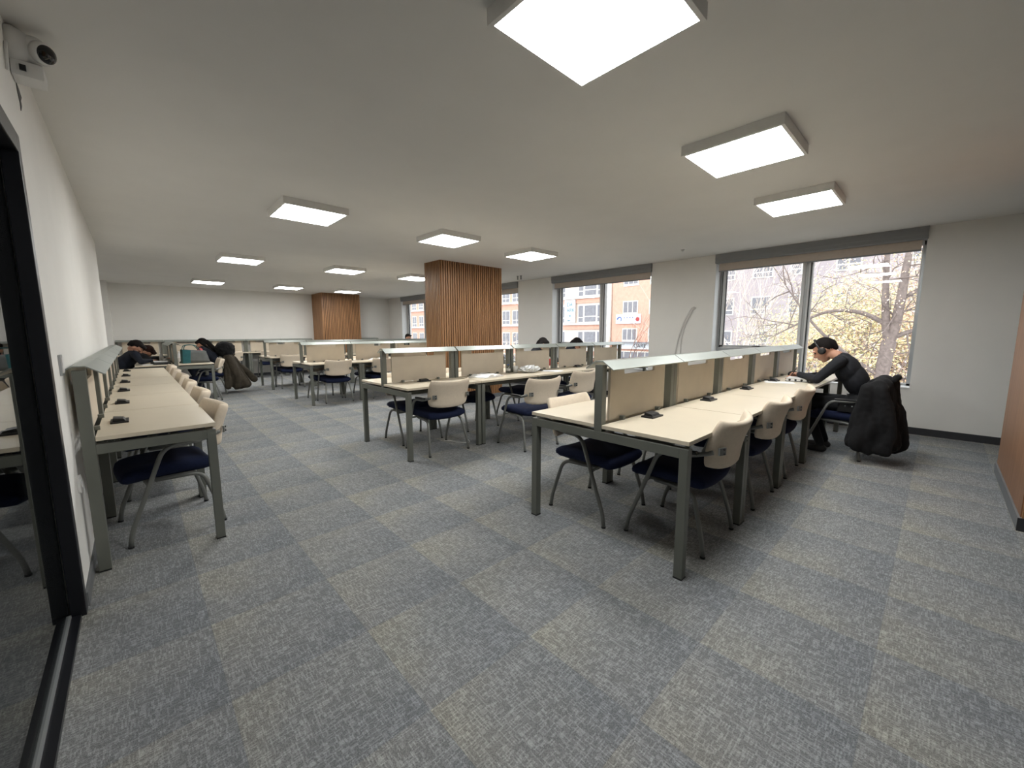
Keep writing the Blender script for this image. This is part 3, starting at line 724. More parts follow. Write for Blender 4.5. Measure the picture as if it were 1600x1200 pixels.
# ---------------------------------------------------------------- people (one continuous body each)
def hull_spheres(bm, p0, r0, p1, r1, seg=10):
    b2 = bmesh.new()
    for p, r in ((p0, r0), (p1, r1)):
        ret = bmesh.ops.create_icosphere(b2, subdivisions=2, radius=r)
        bmesh.ops.translate(b2, verts=ret['verts'], vec=p)
    bmesh.ops.convex_hull(b2, input=b2.verts)
    for v in [v for v in b2.verts if not v.link_faces]: b2.verts.remove(v)
    me = bpy.data.meshes.new('tmp'); b2.to_mesh(me); b2.free(); bm.from_mesh(me); bpy.data.meshes.remove(me)
def blob(name, prims, voxel, slots, parent=None, smooth=4, disp=None):
    """prims: ('cap',p0,r0,p1,r1,slot) or ('ell',c,(rx,ry,rz),rotation,slot) -> one remeshed continuous surface"""
    bm = bmesh.new()
    for p in prims:
        if p[0] == 'cap': hull_spheres(bm, Vector(p[1]), p[2], Vector(p[3]), p[4])
        else:
            b2 = bmesh.new(); bmesh.ops.create_icosphere(b2, subdivisions=3, radius=1)
            bmesh.ops.transform(b2, matrix=Matrix.Translation(p[1]) @ p[3].to_matrix().to_4x4() @ Matrix.Diagonal((*p[2], 1)), verts=b2.verts)
            me = bpy.data.meshes.new('tmp'); b2.to_mesh(me); b2.free(); bm.from_mesh(me); bpy.data.meshes.remove(me)
    bmesh.ops.recalc_face_normals(bm, faces=bm.faces)
    me = bpy.data.meshes.new(name+'_src'); bm.to_mesh(me); bm.free()
    o = bpy.data.objects.new(name, me); C.objects.link(o)
    md = o.modifiers.new('r', 'REMESH'); md.mode = 'VOXEL'; md.voxel_size = voxel
    ms = o.modifiers.new('s', 'SMOOTH'); ms.iterations = smooth; ms.factor = 0.5
    dg = bpy.context.evaluated_depsgraph_get()
    nm = bpy.data.meshes.new_from_object(o.evaluated_get(dg))
    o.modifiers.clear(); o.data = nm; nm.name = name; bpy.data.meshes.remove(me)
    n = len(nm.polygons); cen = np.empty(n*3); nm.polygons.foreach_get('center', cen); cen = cen.reshape(-1, 3)
    best = np.full(n, 1e9); idx = np.zeros(n, dtype=np.int32)
    names = list(slots.keys())
    for p in prims:
        if p[0] == 'cap':
            a = np.array(p[1]); b_ = np.array(p[3]); ab = b_-a; t = np.clip(((cen-a)@ab)/max(ab@ab, 1e-9), 0, 1)
            d = np.linalg.norm(cen-(a+t[:, None]*ab), axis=1) - (p[2]+(p[4]-p[2])*t)
        else:
            Rm = np.array(p[3].to_matrix()); loc = (cen-np.array(p[1]))@Rm
            k = np.linalg.norm(loc/np.array(p[2]), axis=1); d = (k-1)*min(p[2])
        s = names.index(p[-1]); m = d < best; best[m] = d[m]; idx[m] = s
    nm.materials.clear()
    for k in names: nm.materials.append(MT[slots[k]])
    nm.polygons.foreach_set('material_index', idx)
    if disp:
        nv = len(nm.vertices); co = np.empty(nv*3); nm.vertices.foreach_get('co', co); co = co.reshape(-1, 3)
        nr = np.empty(nv*3); nm.vertex_normals.foreach_get('vector', nr); nr = nr.reshape(-1, 3)
        for i in range(nv):
            co[i] += disp(Vector(co[i]), Vector(nr[i]))
        nm.vertices.foreach_set('co', co.ravel())
    for p in nm.polygons: p.use_smooth = True
    nm.update()
    if parent: o.parent = parent
    return o
QI = Quaternion()
def head_prims(c, q, s=1.0, face=True):
    """c head centre, q orientation (local +y face forward, +z crown)"""
    P = lambda x, y, z: Vector(c) + q @ (Vector((x, y, z))*s)
    L = [('ell', P(0, -0.012, 0.025), (0.078*s, 0.098*s, 0.098*s), q, 'skin'),
         ('ell', P(0, 0.022, -0.040), (0.060*s, 0.070*s, 0.072*s), q, 'skin'),
         ('cap', P(0, 0.060, -0.095), 0.022*s, P(0, 0.030, -0.085), 0.035*s, 'skin'),
         ('cap', P(0, 0.088, 0.015), 0.009*s, P(0, 0.108, -0.028), 0.013*s, 'skin'),
         ('cap', P(-0.012, 0.096, -0.032), 0.009*s, P(0.012, 0.096, -0.032), 0.009*s, 'skin'),
         ('cap', P(-0.045, 0.080, 0.028), 0.011*s, P(0.045, 0.080, 0.028), 0.011*s, 'skin'),
         ('cap', P(-0.020, 0.088, -0.058), 0.008*s, P(0.020, 0.088, -0.058), 0.008*s, 'lip')]
    for sx in (-1, 1):
        L += [('ell', P(sx*0.080, -0.005, 0.0), (0.010*s, 0.022*s, 0.034*s), q, 'skin'),
              ('ell', P(sx*0.031, 0.080, 0.010), (0.013*s, 0.009*s, 0.007*s), q, 'eye')]
    return L
def hand_prims(wrist, fwd, up, side, s=1.0, curl=0.5):
    """palm plus five fingers; side=+1 thumb to the 'right' vector"""
    f = Vector(fwd).normalized(); u = Vector(up); u = (u - f*u.dot(f)).normalized(); r = f.cross(u)*side
    W_ = Vector(wrist); L = []
    pc = W_ + f*0.085*s
    for k in range(4):
        b = pc + r*(0.030-0.020*k)*s
        L.append(('cap', W_ + r*(0.018-0.012*k)*s, 0.014*s, b, 0.0115*s, 'skin'))
        ln = (0.040, 0.046, 0.043, 0.033)[k]*s; a = -curl
        d1 = f*math.cos(a)+u*math.sin(a); p1 = b+d1*ln
        d2 = f*math.cos(a*2.2)+u*math.sin(a*2.2); p2 = p1+d2*ln*0.65
        d3 = f*math.cos(a*3.0)+u*math.sin(a*3.0); p3 = p2+d3*ln*0.5
        L += [('cap', b, 0.0098*s, p1, 0.0088*s, 'skin'), ('cap', p1, 0.0088*s, p2, 0.008*s, 'skin'), ('cap', p2, 0.008*s, p3, 0.007*s, 'skin')]
    t0 = W_ + f*0.025*s + r*0.022*s; t1 = t0 + (f*0.6+r*0.7-u*0.25).normalized()*0.042*s; t2 = t1 + (f*0.95+r*0.1-u*0.4).normalized()*0.034*s
    L += [('cap', t0, 0.014*s, t1, 0.011*s, 'skin'), ('cap', t1, 0.011*s, t2, 0.0085*s, 'skin')]
    return L
def seated(name, label, loc, rz, S=1.0, lean=0.5, headpos=None, headrot=(0, 0, 0), elbows=None, hands=None, voxel=0.011, slots=None, hair='short', hairmat='hair', foot=0.42, fingers=True, curl=0.5):
    """local frame: +y is where the person faces, origin on the floor below the hips"""
    r = thing(name, label, 'person', loc, rz)
    hip = Vector((0, 0, 0.585)); 
    sh = hip + Vector((0, math.sin(lean)*0.50, math.cos(lean)*0.50))*S
    mid = hip.lerp(sh, 0.5) + Vector((0, -0.045, 0.03))
    neck = sh + Vector((0, 0.05*math.sin(lean)+0.03, 0.05))*S
    hc = Vector(headpos) if headpos else neck + Vector((0, 0.08, 0.12))*S
    q = Quaternion((0, 0, 1), headrot[2]) @ Quaternion((1, 0, 0), headrot[0]) @ Quaternion((0, 1, 0), headrot[1])
    qt = Quaternion((1, 0, 0), -lean)
    P = [('ell', hip+Vector((0, 0, 0.02)), (0.175*S, 0.135*S, 0.12*S), QI, 'leg'),
         ('ell', mid, (0.160*S, 0.115*S, 0.19*S), qt, 'torso'),
         ('ell', hip.lerp(sh, 0.78)+Vector((0, -0.02, 0)), (0.180*S, 0.118*S, 0.17*S), qt, 'torso'),
         ('cap', sh+Vector((-0.15*S, -0.01, 0)), 0.062*S, sh+Vector((0.15*S, -0.01, 0)), 0.062*S, 'torso'),
         ('cap', sh+Vector((0, -0.01, 0.0)), 0.085*S, sh.lerp(neck, 0.25), 0.072*S, 'torso'),
         ('cap', neck, 0.056*S, hc+q @ Vector((0, -0.03, -0.06))*S, 0.055*S, 'skin')]
    P += head_prims(hc, q, S*1.02)
    el = elbows or [(-0.26*S, sh.y+0.16, TOPZ+0.06), (0.26*S, sh.y+0.16, TOPZ+0.06)]
    hd = hands or [(-0.10*S, sh.y+0.38, TOPZ+0.05), (0.10*S, sh.y+0.38, TOPZ+0.05)]
    for i, sx in enumerate((-1, 1)):
        s0 = sh+Vector((sx*0.185*S, 0, -0.01)); e = Vector(el[i]); h = Vector(hd[i])
        P += [('cap', s0, 0.062*S, e, 0.047*S, 'torso'), ('cap', e, 0.047*S, h, 0.034*S, 'torso')]
        d = (h-e).normalized()
        if fingers: P += [('cap', h, 0.027*S, h+d*0.025, 0.025*S, 'skin')] + hand_prims(h+d*0.02, d, (0, 0, 1), -sx, S*0.98, curl)
        else: P += [('ell', h+d*0.06, (0.04*S, 0.06*S, 0.02*S), QI, 'skin')] + hand_prims(h+d*0.02, d, (0, 0, 1), -sx, S*1.05, 0.2)
        kn = Vector((sx*0.13*S, 0.46*S, 0.60)); an = Vector((sx*0.12*S, foot, 0.11))
        hp = hip+Vector((sx*0.09*S, 0.02, -0.005))
        P += [('cap', hp, 0.088*S, kn, 0.064*S, 'leg'), ('cap', kn, 0.060*S, an, 0.042*S, 'leg'),
              ('cap', an+Vector((0, -0.03, -0.065)), 0.042, an+Vector((0, 0.16, -0.075)), 0.033, 'shoe')]
    slots = slots or {}
    sl = {'skin': 'skin', 'torso': slots.get('torso', 'sweater'), 'leg': slots.get('leg', 'trouser'), 'shoe': slots.get('shoe', 'shoe'), 'lip': 'lip', 'eye': 'eye'}
    blob('body', P, voxel, sl, r, 4)
    # hair
    H = lambda x, y, z: hc + q @ (Vector((x, y, z))*S*1.02)
    hp = [('ell', H(0, -0.028, 0.040), (0.084*S, 0.098*S, 0.098*S), q, 'h'), ('ell', H(0, 0.030, 0.088), (0.066*S, 0.062*S, 0.036*S), q, 'h')]
    if hair == 'short':
        hp += [('cap', H(-0.03, 0.082, 0.098), 0.020*S, H(0.03, 0.090, 0.092), 0.022*S, 'h'), ('cap', H(0, -0.095, -0.03), 0.03*S, H(0, -0.10, 0.03), 0.04*S, 'h')]
    else:
        for sx in (-1, 1):
            hp += [('cap', H(sx*0.070, 0.0, 0.05), 0.032*S, H(sx*0.085, -0.02, -0.10), 0.030*S, 'h'), ('cap', H(sx*0.085, -0.02, -0.10), 0.030*S, H(sx*0.075, -0.04, -0.24), 0.024*S, 'h')]
        hp += [('cap', H(0, -0.08, 0.0), 0.065*S, H(0, -0.10, -0.20), 0.055*S, 'h'), ('cap', H(0, -0.10, -0.2), 0.055*S, H(0, -0.09, -0.34), 0.03*S, 'h')]
    blob('hair', hp, 0.009, {'h': hairmat}, r, 3, lambda co, n: n*0.003*mnoise.noise(co*80))
    return r, hc, q
SP = 1.06
man, mhc, mq = seated('person', 'man in black sweater and headphones bent over writing at a desk', (5.93, 0.57, 0), 0.0, SP, 0.36,
    headpos=(0.0, 0.362, 1.19), headrot=(-0.62, 0, 0), elbows=[(-0.28, 0.36, TOPZ+0.055), (0.25, 0.40, TOPZ+0.055)], hands=[(-0.03, 0.57, TOPZ+0.08), (0.16, 0.60, TOPZ+0.045)], voxel=0.0072, foot=0.30)
hpn = thing('headphones', 'black over-ear headphones worn by the man in the black sweater', 'headphones', (5.93, 0.57, 0))
bm = bmesh.new(); pts = []
for k in range(15):
    a = PI*k/14; pts.append(mhc + mq @ (Vector((0.098*math.cos(a), 0.012, 0.010+0.135*math.sin(a)))*SP))
tube(bm, pts, 0.011, 8); obj('headband', bm, 'black', hpn, True)
for sx in (-1, 1):
    bm = bmesh.new(); lathe(bm, [(0.030, 0), (0.040, 0.006), (0.040, 0.026), (0.034, 0.036), (0.02, 0.040)], seg=18)
    bmesh.ops.transform(bm, matrix=Matrix.Translation(mhc + mq @ (Vector((sx*0.082, 0.006, -0.002))*SP)) @ mq.to_matrix().to_4x4() @ Matrix.Rotation(sx*PI/2, 4, 'Y'), verts=bm.verts)
    obj('ear_cup', bm, 'black', hpn, True)
bm = bmesh.new(); tube(bm, [(5.935, 1.235, TOPZ+0.055), (5.90, 1.175, TOPZ+0.165)], 0.0045, 8); tag(obj('pen', bm, 'black', smooth=True), 'dark pen in the writing hand of the headphoned man', 'pen')
seated('person', 'dark-haired woman behind the second desk row, nearer the slatted column', (5.66, 5.42, 0), PI, SP, 0.42, headpos=(0, 0.26, 1.165), headrot=(-0.55, 0, 0), voxel=0.011, hair='long', slots={'torso': 'sweater'}, foot=0.35)
seated('person', 'dark-haired woman behind the second desk row, nearer the windows', (6.70, 5.42, 0), PI, SP, 0.42, headpos=(0.0, 0.26, 1.155), headrot=(-0.6, 0, 0.2), voxel=0.011, hair='long', slots={'torso': 'navyj', 'leg': 'jeans'}, foot=0.35)
seated('person', 'short-haired person behind the fourth desk row, before the farthest window', (6.98, 12.86, 0), PI, SP, 0.2, headpos=(0, 0.18, 1.235), headrot=(-0.25, 0, 0.3), voxel=0.012, slots={'torso': 'sweater'}, foot=0.35)
seated('person', 'dark-clad person resting on the far-left desk nearest the camera', (-0.30, 10.62, 0), -PI/2, SP, 0.62, headpos=(0.02, 0.33, 1.135), headrot=(-0.9, 0.1, -0.25), voxel=0.011, slots={'torso': 'navyj', 'leg': 'jeans'}, hair='short', foot=0.3,
    elbows=[(-0.30, 0.36, TOPZ+0.06), (0.28, 0.38, TOPZ+0.06)], hands=[(-0.05, 0.52, TOPZ+0.06), (0.06, 0.52, TOPZ+0.07)], curl=0.2)
seated('person', 'brown-haired person with head on the arm at the far-left desk', (-0.26, 11.60, 0), -PI/2, SP, 0.85, headpos=(0.10, 0.46, 1.02), headrot=(-1.1, 0.2, -0.3), voxel=0.011, slots={'torso': 'sweater'}, hair='short', hairmat='hairbr', foot=0.3,
    elbows=[(-0.30, 0.40, TOPZ+0.06), (0.28, 0.48, TOPZ+0.06)], hands=[(-0.02, 0.60, TOPZ+0.06), (0.16, 0.72, TOPZ+0.06)], curl=0.2)
seated('person', 'dark-haired person with a pink scarf leaning over the far-left desk', (1.40, 11.60, 0), PI/2-0.1, SP, 0.5, headpos=(0.0, 0.24, 1.15), headrot=(-0.6, 0, 0.15), voxel=0.011, slots={'torso': 'navyj', 'leg': 'jeans'}, hair='long', foot=0.3,
    elbows=[(-0.28, 0.36, TOPZ+0.06), (0.28, 0.36, TOPZ+0.06)], hands=[(-0.04, 0.50, TOPZ+0.13), (0.05, 0.50, TOPZ+0.13)], curl=0.9)
# pink scarf
bm = bmesh.new(); tube(bm, [(1.06, 11.28, 1.02), (1.10, 11.42, 1.04), (1.16, 11.58, 1.045), (1.14, 11.72, 1.03), (1.08, 11.85, 1.0)], [0.03, 0.05, 0.06, 0.05, 0.03], 10); tag(obj('scarf', bm, 'pink', smooth=True), 'pink scarf bunched under the chin of the far-left reader', 'scarf')

# ---------------------------------------------------------------- coats over chair backs
def coat(name, label, loc, rz, m, S=1.0, hood=False, flare=0.0, hem=0.07, voxel=0.014, side=()):
    r = thing(name, label, 'coat', loc, rz)
    P = []
    for sx in (-1, 1):
        P += [('cap', (sx*0.02, -0.36, 0.87), 0.075, (sx*0.25, -0.35, 0.84), 0.07, 'c'),
              ('cap', (sx*0.16, -0.37, 0.82), 0.10, (sx*(0.15+flare), -0.43-flare, 0.22), 0.12, 'c'),
              ('cap', (sx*0.15, -0.30, 0.86), 0.05, (sx*0.15, -0.22, 0.70), 0.045, 'c'),
              ('cap', (sx*0.28, -0.37, 0.80), 0.075, (sx*(0.31+flare*.5), -0.45-flare*.6, 0.45), 0.068, 'c'),
              ('cap', (sx*(0.31+flare*.5), -0.45-flare*.6, 0.45), 0.066, (sx*(0.29+flare*.6), -0.47-flare, 0.17), 0.055, 'c')]
    P += [('cap', (0, -0.38, 0.84), 0.09, (0, -0.45-flare, 0.20), 0.12, 'c'), ('cap', (0, -0.42, 0.55), 0.13, (0.03, -0.50-flare, hem+0.11), 0.10, 'c')]
    P += [('cap', (-0.24, -0.40, 0.5), 0.09, (-0.22-flare, -0.44-flare, hem+0.13), 0.10, 'c')]
    for dx, y0, y1, z1, r1 in side: P += [('cap', (dx, y0, 0.80), 0.075, (dx*1.12, y1, z1), r1, 'c')]
    if hood: P += [('ell', Vector((0.0, -0.36, 1.02)), (0.17, 0.14, 0.16), QI, 'c'), ('cap', (-0.1, -0.36, 0.93), 0.1, (0.1, -0.36, 0.93), 0.1, 'c')]
    def dsp(co, n):
        an = math.atan2(co.y+0.36, co.x)
        k = min(1, max(0, (0.92-co.z)*1.6))
        a = (math.sin(an*11+2.5*mnoise.noise(co*3))*0.016 + math.sin(an*23+co.z*2)*0.006)*k + mnoise.noise(co*7)*0.012 + mnoise.noise(co*26)*0.004
        d = n*a
        hm = hem+0.045*math.sin(an*5+1)+0.02*mnoise.noise(co*8)
        if co.z+d.z < hm: d.z = hm-co.z+0.15*(co.z-hm)
        return d
    o = blob('shell', P, voxel, {'c': m}, r, 5, dsp)
    bm = bmesh.new(); tube(bm, [(-0.13, -0.44, 0.885), (-0.05, -0.455, 0.915), (0.05, -0.455, 0.915), (0.13, -0.44, 0.885)], [0.02, 0.035, 0.035, 0.02], 10); obj('collar', bm, m, r, True)
    return r
coat('coat', 'big black winter coat hung over the headphoned man chair', (5.93, 0.735, 0), -0.06, 'coat', hem=0.10, side=((-0.27, -0.28, -0.22, 0.22, 0.10), (-0.24, -0.34, -0.34, 0.20, 0.11), (0.24, -0.32, -0.34, 0.25, 0.10)))
coat('coat', 'olive coat with dark fur hood hung on a far-left chair', (1.27, 11.60, 0), PI/2-0.1, 'olive', flare=0.03, hem=0.06, side=((-0.22, -0.30, -0.30, 0.2, 0.09), (0.22, -0.30, -0.32, 0.2, 0.09), (-0.2, -0.40, -0.62, 0.2, 0.08), (0.0, -0.40, -0.68, 0.18, 0.08), (0.2, -0.40, -0.62, 0.22, 0.08), (0.26, -0.44, -0.86, 0.26, 0.06)))
ho = thing('fur_hood', 'black furry hood piled on the olive coat chair', 'hood', (1.27, 11.60, 0), PI/2-0.1)
blob('fur', [('ell', Vector((0.0, -0.30, 1.03)), (0.21, 0.20, 0.19), QI, 'c'), ('cap', (-0.1, -0.36, 0.95), 0.1, (0.1, -0.36, 0.95), 0.1, 'c')], 0.014, {'c': 'coat'}, ho, 4, lambda co, n: n*(mnoise.noise(co*14)*0.02+mnoise.noise(co*45)*0.012))
bp_ = thing('handbag', 'black handbag with bright studs on the headphoned man chair seat', 'bag', (5.93, 0.60, 0.52))
bm = bmesh.new(); prism(bm, [(-0.13, 0), (0.13, 0), (0.11, 0.12), (-0.11, 0.12)], 'x', -0.245, -0.20); obj('body', bm, 'black', bp_, False, 0.01)
bm = bmesh.new()
for k in range(3): 
    b2 = bmesh.ops.create_uvsphere(bm, u_segments=8, v_segments=6, radius=0.008); bmesh.ops.translate(bm, verts=b2['verts'], vec=(-0.247, -0.06+0.06*k, 0.07))
obj('studs', bm, 'alu', bp_, True)

# ---------------------------------------------------------------- outside: street, houses, trees
GZ = -4.2
MT['ext_salmon'] = mat('ext_salmon_brick', srgb(214, 164, 144), 0.9, var=0.08, scale=3)
MT['ext_pale'] = mat('ext_pale_render', srgb(216, 196, 182), 0.9, var=0.05, scale=2)
MT['ext_grey'] = mat('ext_mauve_render', srgb(172, 160, 162), 0.9, var=0.08, scale=1.5)
MT['ext_trim'] = mat('ext_trim', srgb(228, 220, 210), 0.8)
MT['ext_glass'] = mat('ext_dark_glass', srgb(120, 118, 124), 0.15, var=0.15, scale=3)
MT['ext_white'] = mat('ext_sign_white', srgb(228, 232, 238), 0.5, var=0.02)
MT['ext_street'] = mat('ext_asphalt', srgb(120, 118, 116), 0.9, var=0.1, scale=4)
MT['bark'] = mat('bark', srgb(128, 114, 108), 0.95, var=0.25, scale=14, bump=0.8, bscale=40)
MT['barkw'] = mat('pale_bark', srgb(205, 192, 184), 0.9, var=0.12, scale=14)
MT['twig'] = mat('brown_twig', srgb(120, 82, 66), 0.9, var=0.15)
for nm, c in (('leafy', (224, 204, 156)), ('leafo', (212, 178, 150)), ('leafg', (190, 188, 146)), ('leafp', (212, 194, 184))):
    MT[nm] = mat(nm, srgb(*c), 0.8, var=0.25, scale=40)
struct(bx('ground', (8.4, 70, -60, 110, GZ-0.2, GZ), 'ext_street'))
def text_part(txt, size, loc, m, parent, name='lettering'):
    cu = bpy.data.curves.new('t', 'FONT'); cu.body = txt; cu.size = size; cu.extrude = 0.01; cu.align_x = 'LEFT'
    o = bpy.data.objects.new('t', cu); C.objects.link(o)
    dg = bpy.context.evaluated_depsgraph_get(); me = bpy.data.meshes.new_from_object(o.evaluated_get(dg)); bpy.data.objects.remove(o)
    me.name = name; me.materials.clear(); me.materials.append(MT[m])
    t = link(name, me, parent, loc, (PI/2, 0, -PI/2)); return t      # reads from -x side: text runs towards -y
FX = 38.0
def facade(label, x, y0, y1, z1, wallm):
    r = thing('building', label, 'building', (x, (y0+y1)/2, GZ))
    hy = (y1-y0)/2
    bx('wall', (0, 6, -hy, hy, 0, z1-GZ), wallm, r)
    return r, (y0+y1)/2
def rect(r, cy, name, ya, yb, za, zb, x0, x1, m, parent=None):
    return bx(name, (x0, x1, ya-cy, yb-cy, za-GZ, zb-GZ), m, parent or r)
def ext_window(r, cy, ya, yb, za, zb, nv=2, low=0.3):
    o = rect(r, cy, 'window', ya, yb, za, zb, -0.06, 0.0, 'ext_trim')
    t = 0.10; ww = (yb-ya-t)/nv
    for k in range(nv):
        a = ya+t+k*ww; b = ya+(k+1)*ww
        zm = za+(zb-za)*low
        rect(r, cy, 'pane', a, b, za+t, zm-t/2, -0.08, -0.061, 'ext_glass', o); rect(r, cy, 'pane', a, b, zm+t/2, zb-t, -0.08, -0.061, 'ext_glass', o)
A, ca = facade('pale house with wide glazed bays seen through the second window', FX, 24.7, 38.3, 14, 'ext_pale')
B, cb = facade('salmon house with a white banner seen through the second window', FX, 17.6, 24.6, 14, 'ext_salmon')
D, cdd = facade('salmon house farther along the street seen through the farthest window', FX, 38.4, 78, 14, 'ext_salmon')
E_, ce = facade('mauve house behind the bare trees', FX+2, -30, 17.4, 15, 'ext_grey')
K = FX/22.0
Y_ = lambda y: y*K
Z_ = lambda z: 1.4+(z-1.4)*K
def ew(r, cy, y0, y1, z0, z1, nv, low=0.3): ext_window(r, cy, Y_(y0), Y_(y1), Z_(z0), Z_(z1), nv, low)
def er(r, cy, name, y0, y1, z0, z1, x0, x1, m): return rect(r, cy, name, Y_(y0), Y_(y1), Z_(z0), Z_(z1), x0, x1, m)
for zz in (-1.35, 0.35, 2.06, 3.78, 5.5):        # storeys of the pale house
    for y0 in (14.92, 17.95, 20.3):
        ew(A, ca, y0, y0+0.44, zz-1.62+1.62, zz+1.18, 1); ew(A, ca, y0+0.46, y0+1.46, zz, zz+1.18, 1, 0.35); ew(A, ca, y0+1.48, y0+1.96, zz, zz+1.18, 1)
    er(A, ca, 'balcony_band', 14.33, 22.0, zz-0.14, zz-0.02, -0.35, 0.0, 'ext_trim')
    er(A, ca, 'parapet', 14.33, 22.0, zz-0.42, zz-0.15, -0.12, 0.0, 'ext_salmon')
er(A, ca, 'pier', 14.31, 14.66, -3.0, 7.0, -0.2, 0.0, 'ext_trim')
sg = er(A, ca, 'sign_board', 17.02, 17.92, 2.08, 3.60, -0.32, -0.2, 'ext_white')
for i, (tx, zc, sz) in enumerate((('DA', 3.18, 0.62), ('ARK', 2.80, 0.62), ('OK', 2.46, 0.42), ('der', 2.18, 0.36))):
    text_part(tx, sz, (-0.335, Y_(17.72 if i < 2 else 17.66)-ca, Z_(zc)-GZ), 'tealprint', sg)
# salmon house
for zz in (-0.9, 0.85, 2.48, 4.17, 5.9):
    for y0 in (12.47, 10.75):
        ew(B, cb, y0, y0+1.0, zz, zz+0.82, 3, 0.12)
bn = er(B, cb, 'banner', 12.23, 13.90, 1.95, 2.50, -0.16, -0.10, 'ext_white')
text_part('\u2022 \u2022 \u2022 \u2022', 0.5, (-0.175, Y_(13.35)-cb, Z_(2.2)-GZ), 'blue', bn)
bm = bmesh.new()
pts = [(0.30*math.cos(a)*(1-a/9), 0.30*math.sin(a)*(1-a/9)) for a in [0.5*k for k in range(10)]]
tube(bm, [(-0.18, Y_(13.62)-cb+p[0], Z_(2.20)-GZ+p[1]) for p in pts], [0.07-0.005*k for k in range(10)], 6); obj('swirl_logo', bm, 'blue', bn)
bm = bmesh.new(); lathe(bm, [(0.22, 0), (0.22, 0.02), (0.14, 0.03)], seg=18); bmesh.ops.transform(bm, matrix=Matrix.Translation((-0.165, Y_(12.42)-cb, Z_(2.2)-GZ)) @ Matrix.Rotation(-PI/2, 4, 'Y'), verts=bm.verts); obj('round_emblem', bm, 'red', bn)
sh_ = er(B, cb, 'shop_sign', 10.6, 13.9, 0.43, 0.80, -0.35, -0.10, 'ext_white')
text_part('CARE', 0.55, (-0.365, Y_(12.55)-cb, Z_(0.52)-GZ), 'gasket', sh_)
er(B, cb, 'canopy', 10.5, 13.9, 0.80, 0.86, -0.9, 0.0, 'ext_glass')
ew(B, cb, 11.4, 13.8, -0.75, 0.30, 5, 0.5)
for zz in (-1.35, 0.35, 2.06, 3.78, 5.5):
    for y0 in (22.4, 23.6, 25.5, 28.0, 31.0, 34.5, 36.6, 38.0):
        ew(D, cdd, y0, y0+0.9, zz, zz+1.1, 2)
    er(D, cdd, 'balcony_band', 22.2, 40.5, zz-0.14, zz-0.02, -0.3, 0.0, 'ext_trim')
for zz in (-1.2, 0.6, 2.3, 4.1):
    for y0 in (-6.0, -3.0, 0.2, 2.6, 4.3, 5.9, 7.6):
        ew(E_, ce, y0, y0+0.9, zz, zz+0.9, 2)
# trees
def tree(label, x, y, h, r0, bark, seed, leaves=0, leafm='leafy', spread=0.5, levels=4, trunk_h=0.35, lean=(0, 0), leaf=0.09, group='street trees', kids=3, leafr=0.5):
    rnd = random.Random(seed); t = thing('tree', label, 'tree', (x, y, GZ), 0, group)
    tb, bb = bmesh.new(), bmesh.new(); tips = []
    def grow(p, d, L, r, lev, bm):
        n = 4; pts = [p]; rad = [r]; q = p.copy(); dd = d.copy()
        for k in range(n):
            dd = (dd + Vector((rnd.gauss(0, .10), rnd.gauss(0, .10), rnd.gauss(0.03, .06)))).normalized()
            q = q + dd*(L/n); pts.append(q.copy()); rad.append(r*(1-0.42*(k+1)/n))
        tube(bm, pts, rad, 7 if lev == 0 else 4, False)
        if lev >= levels: tips.extend(pts[1:]); return
        if lev >= levels-1: tips.extend(pts[2:])
        for k in range(kids + (1 if lev < 2 else 0)):
            f = rnd.uniform(0.45, 1.0) if k else 1.0; i = min(n, max(1, int(round(f*n)))); a = rnd.uniform(0, 2*PI)
            sd = Vector((math.cos(a), math.sin(a), 0)); nd = (dd*(1-spread*rnd.uniform(.5, 1.1)) + sd*spread*rnd.uniform(.6, 1.2) + Vector((0, 0, .12))).normalized()
            grow(pts[i], nd, L*rnd.uniform(.58, .82), rad[i]*rnd.uniform(.55, .72), lev+1, bb)
    grow(Vector((0, 0, 0)), Vector((lean[0], lean[1], 1)).normalized(), h*trunk_h, r0, 0, tb)
    obj('trunk', tb, bark, t, True); obj('branches', bb, bark, t)
    if leaves:
        lb = []; lf = []
        for k in range(leaves):
            c = rnd.choice(tips) + Vector((rnd.gauss(0, leafr), rnd.gauss(0, leafr), rnd.gauss(0, leafr)))
            u = Vector((rnd.gauss(0, 1), rnd.gauss(0, 1), rnd.gauss(0, 1))).normalized(); v = u.orthogonal().normalized(); s_ = leaf*rnd.uniform(.6, 1.3)
            i = len(lb); lb += [c+u*s_, c+v*s_*.6, c-u*s_, c-v*s_*.6]; lf.append((i, i+1, i+2, i+3))
        me = bpy.data.meshes.new('foliage'); me.from_pydata(lb, [], lf)
        for m_ in (leafm, 'leafo', 'leafg', 'leafp'): me.materials.append(MT[m_])
        idx = [rnd.choice((0, 0, 0, 1, 2, 3)) for _ in lf]; me.polygons.foreach_set('material_index', idx); me.update()
        o = link('foliage', me, t); o['kind'] = 'stuff'
    return t
